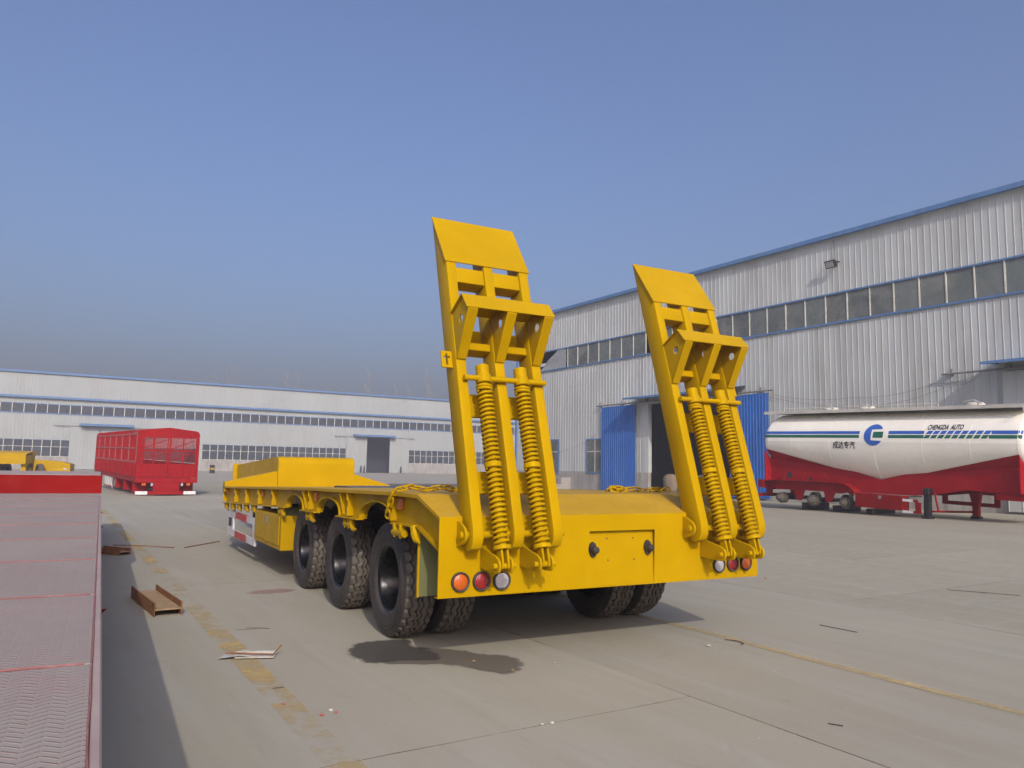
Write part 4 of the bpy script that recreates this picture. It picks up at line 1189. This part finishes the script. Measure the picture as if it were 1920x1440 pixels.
# round emblem: blue ring segment with a square notch and a green block
cv, cz, cr_ = 1.72, 2.775, 0.385
rows = []
for k in range(41):
    dz = -cr_ + 2 * cr_ * k / 40
    dz = max(-cr_ * .999, min(cr_ * .999, dz)); hwv = math.sqrt(cr_ * cr_ - dz * dz)
    right = cv - hwv if abs(dz) > 0.205 else cv + 0.10
    if right < cv - 0.33: right = cv - 0.33 + (abs(dz) - .205) * 0.15
    rows.append([surf(cv + hwv + (right - cv - hwv) * j / 6, cz + dz, 0.008) for j in range(7)])
MB().grid(rows).build('emblem_ring', M['dkblue'], tk, ang=80)
stripe('emblem_block', cv + .025, cv - 0.37, cz - .10, cz + .115, M['green'])
def lettering(txt, v_start, z_base, height, width, name, shear=0.0, bold=0.0):
    cu = bpy.data.curves.new(name, 'FONT'); cu.body = txt; cu.size = 1.0; cu.shear = shear; cu.resolution_u = 3; cu.offset = bold
    to = bpy.data.objects.new(name + '_source', cu); COL.objects.link(to)
    bpy.context.view_layer.update()
    dg = bpy.context.evaluated_depsgraph_get()
    me0 = to.evaluated_get(dg).to_mesh()
    vsx = [v.co.copy() for v in me0.vertices]; fsx = [tuple(p.vertices) for p in me0.polygons]
    x0 = min(v.x for v in vsx); x1 = max(v.x for v in vsx); y0 = min(v.y for v in vsx); y1 = max(v.y for v in vsx)
    m = MB()
    m.add([surf(v_start - (v.x - x0) / (x1 - x0) * width, z_base + (v.y - y0) / (y1 - y0) * height, 0.013) for v in vsx], fsx)
    to.evaluated_get(dg).to_mesh_clear()
    bpy.data.objects.remove(to); bpy.data.curves.remove(cu)
    me = bpy.data.meshes.new(name); me.from_pydata(m.v, [], m.f); me.materials.append(M['ink'])
    return inst(name, me, tk)
lettering('CHENGDA  AUTO', -0.26, 2.950, 0.170, 1.20, 'lettering', 0.15, 0.030)
lettering('成达专汽', 3.42, 2.26, 0.28, 0.97, 'lettering', 0.1, 0.018)
# weld seams round the shell
for v in (5.4, 3.6, VM, -0.1, -1.7, VF):
    MB().tube([tank_pt(v, R(a), 0.002) for a in range(-88, 92, 6)], 0.004, 4).build('weld_seam', M['cream'], tk)
# red saddle wrapped round the lower tank
zv = lambda v: interp(v, [(VF, 2.19), (VM, 1.125), (6.8, 2.22)])
rows = []
n = 60
for k in range(n + 1):
    v = -3.16 + (6.78 + 3.16) * k / n
    b = ZC - zbot(min(max(v, VF), VB)); rr = []
    for j in range(7):
        z = max(zv(v) - 0.48 * j / 6, ZC - b * 0.985)
        rr.append(surf(v, z, 0.020))
    rows.append(rr)
MB().grid(rows).build('tank_saddle', M['red_tank'], tk, ang=60)
RT = M['red_tank']
RD = M['red']
for u in (0.42, 1.95):
    MB().prism([(6.85, 0.62), (6.75, 2.15), (6.2, 2.25), (VM, 1.2), (-2.6, 2.25), (-3.16, 2.2), (-3.22, 0.98), (-1.3, 1.02), (-0.6, 0.86), (0.4, 0.72), (2.4, 0.70)], 'x', u, u + .02).build('chassis_plate', RT, tk, smooth=False)
for v in (6.74, -3.18):
    MB().prism([(0.10, 1.02 if v < 0 else 0.9), (0.06, 2.15), (0.35, 1.85), (0.43, 1.6), (0.43, 1.0 if v < 0 else .9)], 'y', v - .02, v + .02).build('saddle_bracket', RT, tk, smooth=False)
for cv_, cz_, cr0 in ((5.75, 1.18, 0.12), (4.75, 1.08, 0.08)):
    MB().lathe([(-0.006, cr0), (-0.001, cr0)], 'x', (0.419, cv_, cz_), 18).build('frame_opening', M['wire'], tk)
# fender over the axles
fpts = [(6.78, 0.62), (6.76, 0.80), (6.66, 0.90), (6.5, 0.945), (5.0, 0.985), (3.2, 1.01), (2.95, 0.985), (2.70, 0.90), (2.52, 0.76), (2.42, 0.58), (2.38, 0.42)]
rows = [[(0.02, a, b), (0.41, a, b)] for a, b in fpts] 
fm = MB()
low = [(a, b - .018) for a, b in reversed(fpts)]
fm.prism(fpts + low, 'x', 0.02, 0.41).build('fender', RD, tk, ang=30)
skirt = [(6.55, 0.90)] + [(5.6, .95), (3.2, .985)] + [(2.75, .88)] + [(2.75, .52), (3.0, .66), (3.25, .60), (3.55, .60), (3.7, .24), (3.95, .24), (4.05, .62), (4.95, .62), (5.1, .22), (5.35, .22), (5.5, .60), (6.4, .58)]
MB().prism(skirt, 'x', 0.33, 0.36).build('axle_hanger_plate', RT, tk, smooth=False)
for v in (6.0, 4.47, 3.0):
    h = MB().lathe([(-0.24, 0.03), (-0.24, 0.075), (-0.15, 0.09), (-0.13, 0.14), (-0.10, 0.155), (0.0, 0.165), (0.01, 0.215), (0.20, 0.215)], 'x', (0.20, v, 0.27), 28).build('wheel_hub', M['hub'], tk)
    for k in range(10):
        a = 2 * math.pi * k / 10
        MB().lathe([(-0.06, 0.013), (0.0, 0.013)], 'x', (0.195, v + 0.188 * math.cos(a), 0.27 + 0.188 * math.sin(a)), 6).build('wheel_stud', M['steel'], h)
    MB().tube([(0.41, v, 0.27), (2.1, v, 0.27)], 0.075, 10).build('axle', M['black'], tk)
    MB().lathe([(0.0, 0.215), (0.24, 0.215)], 'x', (2.08, v, 0.27), 24).build('wheel_hub', M['hub'], tk)
    MB().lathe([(-0.12, 0.10), (0.12, 0.10)], 'x', (0.62, v - .25, 0.30), 16).build('brake_chamber', M['black'], tk)
for v in (5.2, 3.75, 2.3): MB().box(0.6, 1.9, v - .12, v + .12, -0.16 if v > 3 else -0.06, 0.12).build('axle_stand', M['wire'], tk)
# tool box, ladder-like guard, legs
tbx = MB().box(-0.02, 0.36, 0.57, 2.41, 0.20, 0.70).build('tool_box', RD, tk, bevel=0.01)
MB().prism([(1.36, .66), (1.48, .66), (1.48, .57), (1.42, .53), (1.36, .57)], 'x', -0.03, -0.021).build('badge', M['steel'], tbx)
for z in (0.60, 0.22):
    MB().box(-0.019, 0.02, 0.02, 0.565, z - .07, z + .01).build('guard_rail', RD, tk)
    MB().box(-0.024, -0.0195, 0.18, 0.56, z - .071, z + .011).build('reflective_strip', M['white'], tk)
MB().box(-0.018, 0.02, -0.10, 0.10, 0.161, 0.529).build('guard_post', RD, tk)
MB().box(0.10, 0.28, -0.30, -0.12, 0.10, 1.00).build('landing_leg', M['black'], tk)
MB().box(0.04, 0.34, -0.34, -0.08, -0.005, 0.099).build('landing_foot', M['black'], tk)
MB().box(0.07, 0.31, -0.33, -0.09, 0.78, 1.02).build('leg_gearbox', M['black'], tk, bevel=0.03)
MB().tube([(0.2, 0.0, 0.72), (0.1, 0.35, 0.70), (0.1, 0.5, 0.62)], 0.02, 6).build('leg_crank', M['wire'], tk)
MB().prism([(-0.55, 0.9), (-0.95, 0.92), (-0.86, 0.5), (-0.86, 0.12), (-0.66, 0.12), (-0.66, 0.5)], 'x', 1.9, 2.05).build('landing_leg', RT, tk, smooth=False)
MB().box(1.86, 2.09, -0.90, -0.62, 0.02, 0.119).build('landing_foot', M['black'], tk)
MB().tube([(0.3, -0.25, 0.25), (1.9, -0.7, 0.25)], 0.035, 8).build('leg_brace', RD, tk)
MB().tube([(0.25, -0.4, 0.9), (0.3, -0.5, 0.3)], 0.03, 8).build('leg_brace', RD, tk)
for u0_ in (2.3,):
    MB().prism([(-1.3, .42), (-1.3, .95), (0.7, .95), (0.7, .42)], 'x', 2.40, 2.43, holes=[[(-1.1, .55), (0.5, .55), (0.5, .82), (-1.1, .82)]]).build('far_guard', RT, tk, smooth=False)
MB().box(0.44, 2.0, 6.70, 6.78, 0.55, 0.95).build('rear_beam', RD, tk)
MB().box(0.03, 2.45, 7.05, 7.13, 0.25, 0.38).build('rear_bumper', RD, tk)
for x in (0.5, 1.9): MB().box(x, x + .08, 6.781, 7.049, 0.30, 0.62).build('bumper_arm', RD, tk)
MB().box(0.0, 0.50, 6.80, 7.04, 0.62, 0.94).build('rear_lamp_box', RD, tk)
MB().box(0.46, 1.96, VF - .05, VF + .9, 0.78, 0.978).build('kingpin_plate', RT, tk)
MB().box(0.44, 2.0, VF - 0.55, VF - .051, 0.98, 2.0).build('front_support', RT, tk)
for v in (5.9, 4.95, 4.0):
    MB().tube([(0.30, v, 0.96), (0.30, v + .06, 1.10), (0.30, v - .05, 1.20), (0.30, v, 1.32)], 0.018, 5).build('air_pipe', RD, tk)
# walkway and hatches on top
MB().box(0.30, 2.2, -3.30, 6.75, 3.64, 3.70).build('walkway', M['cream2'], tk)
MB().box(0.28, 0.2995, -3.32, 7.0, 3.62, 3.735).build('walkway_edge', M['cream2'], tk)
for v0, v1 in ((3.6, 6.2), (-0.5, 3.4)):
    MB().tube([(0.36, v1, 3.71), (0.36, v1, 3.80), (0.36, v1 - .1, 3.83), (0.36, v0 + .1, 3.83), (0.36, v0, 3.80), (0.36, v0, 3.71)], 0.016, 6).build('hand_rail', M['cream2'], tk)
for v in (4.2, 2.6, -1.4):
    ht = MB().lathe([(3.701, 0.28), (3.80, 0.28), (3.86, 0.22), (3.88, 0.05)], 'z', (0.95, v, 0), 20).build('hatch', M['cream2'], tk)
    MB().tube([(0.7, v - .35, 3.80), (0.85, v, 3.94), (0.9, v + .35, 3.90)], 0.022, 6).build('hatch_arm', M['cream2'], ht)
MB().tube([(0.28, -3.3, 3.66), (0.10, -3.3, 3.60), (0.20, -3.28, 3.45)], 0.02, 6).build('step_bracket', M['cream2'], tk)

# ------------------------------------------------------------------ yellow equipment at the far left
yt = empty('yellow_trailer_rear', (-33.6, 49.8, 0), (0, 0, R(10)))
tag(yt, 'yellow low-bed trailer tail standing behind the red deck at the left edge', 'trailer')
MB().box(-1.0, 2.3, -0.05, 0.0, 1.16, 1.86).build('rear_panel', Y, yt)
MB().prism([(-0.06, 1.862), (0.9, 2.02), (0.9, 1.95), (-0.06, 1.80)], 'x', -1.0, 2.36).build('tail_slope', M['yellow_deck'], yt, smooth=False)
MB().box(-1.0, 2.3, 0.9, 1.6, 1.75, 2.0).build('deck', M['yellow_deck'], yt)
MB().box(-0.2, 0.0, 0.3, 1.6, 0.6, 1.3).build('main_beam', Y, yt); MB().box(1.9, 2.2, 0.3, 1.6, 0.6, 1.74).build('main_beam', Y, yt)
for v in (1.0, 2.4):
    for x in (0.1, 2.05): inst('wheel', TYRE, yt, (x, v, 0.60), scale=(1.3, 1.38, 1.38))
yg = empty('yellow_gooseneck_trailer', (-30.1, 52.0, 0), (0, 0, R(20)))
tag(yg, 'low yellow trailer nose showing right of the yellow tail at the left edge', 'trailer')
MB().prism([(-1.6, 0.70), (-1.6, 1.46), (-0.7, 1.42), (0.0, 1.36), (0.55, 1.22), (0.55, 0.70)], 'y', 0.0, 1.6).build('nose_body', Y, yg, bevel=0.02)
MB().box(-0.65, 0.56, -0.03, -0.001, 0.55, 1.06).build('nose_panel', Y, yg)
MB().box(-0.70, 0.60, -0.05, 1.62, 1.06, 1.10).build('nose_edge', Y, yg)
MB().box(0.18, 0.38, -0.045, -0.031, 0.82, 0.93).build('lamp', M['clear'], yg)
for x in (-1.2, 0.1): MB().box(x, x + .12, .4, .52, 0, 0.7).build('leg', M['black'], yg)
inst('wheel', TYRE, yg, (-1.15, -0.30, 0.72), (0, 0, R(25)), scale=(1.2, 1.0, 1.0))

# ------------------------------------------------------------------ things lying on the yard
def ibeam(name, loc, rz_, L_, h, b, label, t=0.012):
    o = empty(name, loc, (0, 0, rz_)); tag(o, label, 'steel beam')
    # lies on its side: web horizontal, flanges vertical; length along y
    MB().box(-h/2 + t, h/2 - t, 0, L_, b/2 - t/2, b/2 + t/2).build('web', M['rustdust'], o)
    MB().box(-h/2, -h/2 + t - .0005, 0, L_, 0.0, b).build('flange', M['rust'], o, bevel=0.002)
    MB().box(h/2 - t + .0005, h/2, 0, L_, 0.0, b).build('flange', M['rust'], o, bevel=0.002)
    return o
d_ib = Vector((-4.01 + 3.305, 8.413 - 7.408, 0)); ib_rz = math.atan2(-d_ib.x, d_ib.y)
ibeam('i_beam', (-3.19, 7.44, 0.0), ib_rz, d_ib.length, 0.25, 0.125, 'short rusty I-beam offcut lying on its side beside the red deck')
ibeam('i_beam', (-5.92, 12.13, 0.0), R(65), 0.62, 0.20, 0.10, 'small dark rusty beam stub tucked under the red deck edge')
def rod(path, r, label, mat='rust', name='steel_rod', cat='rod', seg=6):
    o = MB().tube(path, r, seg).build(name, M[mat]); tag(o, label, cat); return o
rod([(-6.78, 13.45, 0.012), (-6.2, 13.33, 0.02), (-5.63, 13.20, 0.012)], 0.008, 'long thin rusty rod on the concrete nearer the red deck')
rod([(-5.47, 13.23, 0.012), (-5.31, 14.39, 0.012)], 0.008, 'thin rusty rod pointing towards the yellow trailer side guard')
rod([(2.955, 7.515, 0.008), (3.03, 7.38, 0.010), (3.168, 7.199, 0.008)], 0.0035, 'bent dark wire on the concrete right of the yellow trailer', 'wire', 'wire_scrap', 'wire')
rod([(1.86, 6.80, 0.008), (1.95, 6.74, 0.010), (1.98, 6.66, 0.008), (1.94, 6.60, 0.008)], 0.0032, 'curved dark wire lying across the right yellow line', 'wire', 'wire_scrap', 'wire')
rod([(5.51, 9.909, 0.008), (5.85, 9.72, 0.010), (5.80, 9.62, 0.008)], 0.0035, 'long dark wire on the rough slab at the right', 'wire', 'wire_scrap', 'wire')
rod([(5.86, 9.75, 0.008), (6.173, 9.531, 0.008)], 0.0035, 'straight dark wire nearest the right edge on the rough slab', 'wire', 'wire_scrap', 'wire')
rod([(1.85, 4.62, 0.006), (1.92, 4.58, 0.006)], 0.003, 'tiny dark wire stub on the smooth slab at lower right', 'wire', 'wire_scrap', 'wire')
rod([(-1.50, 5.13, 0.006), (-1.44, 5.16, 0.006)], 0.003, 'tiny twig beside the left yellow line near the red scraps', 'wire', 'twig', 'twig')
rod([(-2.35, 6.86, 0.005), (-2.20, 6.92, 0.006), (-2.08, 6.94, 0.005), (-2.14, 6.98, 0.005), (-2.3, 6.95, 0.005)], 0.0015, 'thin looped wire beside the rusty I-beam', 'wire', 'wire_scrap', 'wire')
sh_ = empty('metal_sheet_strip', (-2.12, 5.83, 0.0), (0, 0, R(9))); tag(sh_, 'white bent sheet-metal strip lying across the left yellow line', 'scrap')
MB().grid([[(0, 0, .012), (0.02, .16, .006)], [(0.16, 0.01, .028), (0.17, .17, .035)], [(0.30, 0.0, .008), (0.30, .15, .012)]]).build('torn_end', M['paper'], sh_)
MB().prism([(0.0, 0.012), (0.06, 0.010), (0.13, 0.030), (0.13, 0.034), (0.06, 0.015), (0.0, 0.017)], 'x', 0.12, 0.40).build('folded_strip', M['paper'], sh_)
MB().tube([(0.05, 0.06, 0.04), (0.20, 0.05, 0.035), (0.39, 0.03, 0.03), (0.43, 0.14, 0.07)], 0.006, 5).build('bent_edge', M['rust'], sh_)
def lump(r, seed):
    r_ = random.Random(seed); rows = []
    for i in range(5):
        th = math.pi * i / 4
        rows.append([(r * math.sin(th) * math.cos(2*math.pi*j/7) * (1 + .3 * r_.random()), r * .8 * math.sin(th) * math.sin(2*math.pi*j/7) * (1 + .3 * r_.random()), r * .55 * (1 - math.cos(th))) for j in range(7)] )
        rows[-1].append(rows[-1][0])
    return MB().grid(rows)
for i, (x, y, r, mt, lab) in enumerate(((1.65, 6.54, .020, 'pebble', 'pale pebble on the concrete behind the trailer, left of the curved wire'), (-0.25, 5.92, .014, 'tan', 'dry brown leaf crumb on the damp tail of the stain'), (0.04, 5.68, .012, 'tan', 'dry brown crumb at the right end of the damp tail'),
        (-1.34, 4.81, .011, 'crumb', 'single red plastic scrap on the left yellow line'), (-1.06, 4.62, .012, 'crumb', 'left red scrap of the pair near the left yellow line'), (-0.99, 4.67, .011, 'crumb', 'right red scrap of the pair near the left yellow line'), (-1.03, 4.71, .012, 'paper', 'white scrap between the pair of red scraps'),
        (0.26, 4.55, .011, 'paper', 'white crumb at the bottom centre of the yard'), (3.49, 10.7, .018, 'tan', 'brown crumb on the concrete right of the rear panel'), (0.2, 4.52, .012, 'pebble', 'dark pebble beside the white crumb at bottom centre'), (0.35, 5.9, .012, 'pebble', 'small pebble left of the long slab joint'))):
    o = lump(r, i).build('debris', M[mt], None, loc=(x, y, 0.0)); tag(o, lab, 'debris')
# scattered grit: nobody could count it
gm = MB()
for i in range(420):
    d_ = random.uniform(2.6, 16) ; x = random.uniform(-.62, .62) * d_; y = d_ + 1.0
    r = random.uniform(.002, .007) * (0.7 + d_ / 14)
    gm.add([(x - r, y - r * .7, 0.001), (x + r, y - r, .001), (x + r * .8, y + r, .001), (x - r * .6, y + r * .8, .001), (x, y, r * .9)], [(0, 1, 4), (1, 2, 4), (2, 3, 4), (3, 0, 4)])
tag(gm.build('grit', M['pebble']), 'fine grit scattered over the concrete yard', 'grit', kind='stuff')

# ------------------------------------------------------------------ bare trees far behind the hall
def bare_tree(seed, h):
    r_ = random.Random(seed); t = MB(); br = MB()
    lean = r_.uniform(-.03, .03)
    tp = [(lean * z + .1 * math.sin(z * .4 + seed), .05 * math.cos(z * .5 + seed), z) for z in [h * k / 9 for k in range(10)]]
    t.tube(tp, [0.13 * (1 - k / 9.3) + .008 for k in range(10)], 6)
    def branch(p, d, L_, r, lev):
        pts = [p]; q = Vector(p); d = Vector(d).normalized()
        for k in range(4):
            d = (d + Vector((r_.uniform(-.18, .18), r_.uniform(-.18, .18), r_.uniform(0.0, .22)))).normalized()
            q = q + d * (L_ / 4); pts.append(tuple(q))
        br.tube(pts, [r * (1 - k / 5) for k in range(5)], 3)
        if lev < 2:
            for k in range(1, 5):
                for _ in range(2):
                    dd = d + Vector((r_.uniform(-.8, .8), r_.uniform(-.8, .8), r_.uniform(.1, .7)))
                    branch(pts[k], dd, L_ * .5, r * .55, lev + 1)
    for k in range(13):
        z = h * (0.32 + 0.62 * k / 12); i = min(8, int(z / h * 9)); f = z / h * 9 - i
        p = Vector(tp[i]).lerp(Vector(tp[i + 1]), f); a = k * 2.4 + r_.random()
        branch(tuple(p), (math.cos(a) * .6, math.sin(a) * .6, 1.0), h * .22 * (1.25 - z / h), 0.026, 0)
    return t, br
spots = [(398, -70.1, 180.8), (430, -67.1, 182.7), (500, -59.7, 187.4), (537, -55.6, 190.0), (560, -53.1, 191.6), (640, -43.8, 197.6), (690, -37.7, 201.5), (740, -31.3, 205.6), (768, -27.6, 208.0), (806, -22.5, 211.2)]
ord_ = ['first', 'second', 'third', 'fourth', 'fifth', 'sixth', 'seventh', 'eighth', 'ninth', 'tenth']
for i, (px, x, y) in enumerate(spots):
    tr = empty('bare_tree', (x, y, 0)); h = 22.0 + (3.0 * math.sin(i * 2.3)) + i * .25
    tag(tr, ord_[i] + ' from the left of the faint bare trees above the hall roof', 'tree', 'bare trees behind the factory hall')
    t, br = bare_tree(i + 5, h)
    t.build('trunk', M['bark'], tr); br.build('crown', M['bark'], tr)

# ------------------------------------------------------------------ haze
hm = bpy.data.materials.new('pale_haze'); hm.use_nodes = True
nt = hm.node_tree; nt.nodes.remove(nt.nodes['Principled BSDF'])
pv = nt.nodes.new('ShaderNodeVolumePrincipled')
pv.inputs['Color'].default_value = (0.92, 0.93, 0.97, 1)
pv.inputs['Density'].default_value = 0.0022
pv.inputs['Anisotropy'].default_value = 0.2
nt.links.new(pv.outputs[0], nt.nodes['Material Output'].inputs['Volume'])
hz_ = MB().box(-510, 510, -310, 510, -1.05, 30.0).build('haze', hm, smooth=False)
tag(hz_, kind='stuff')
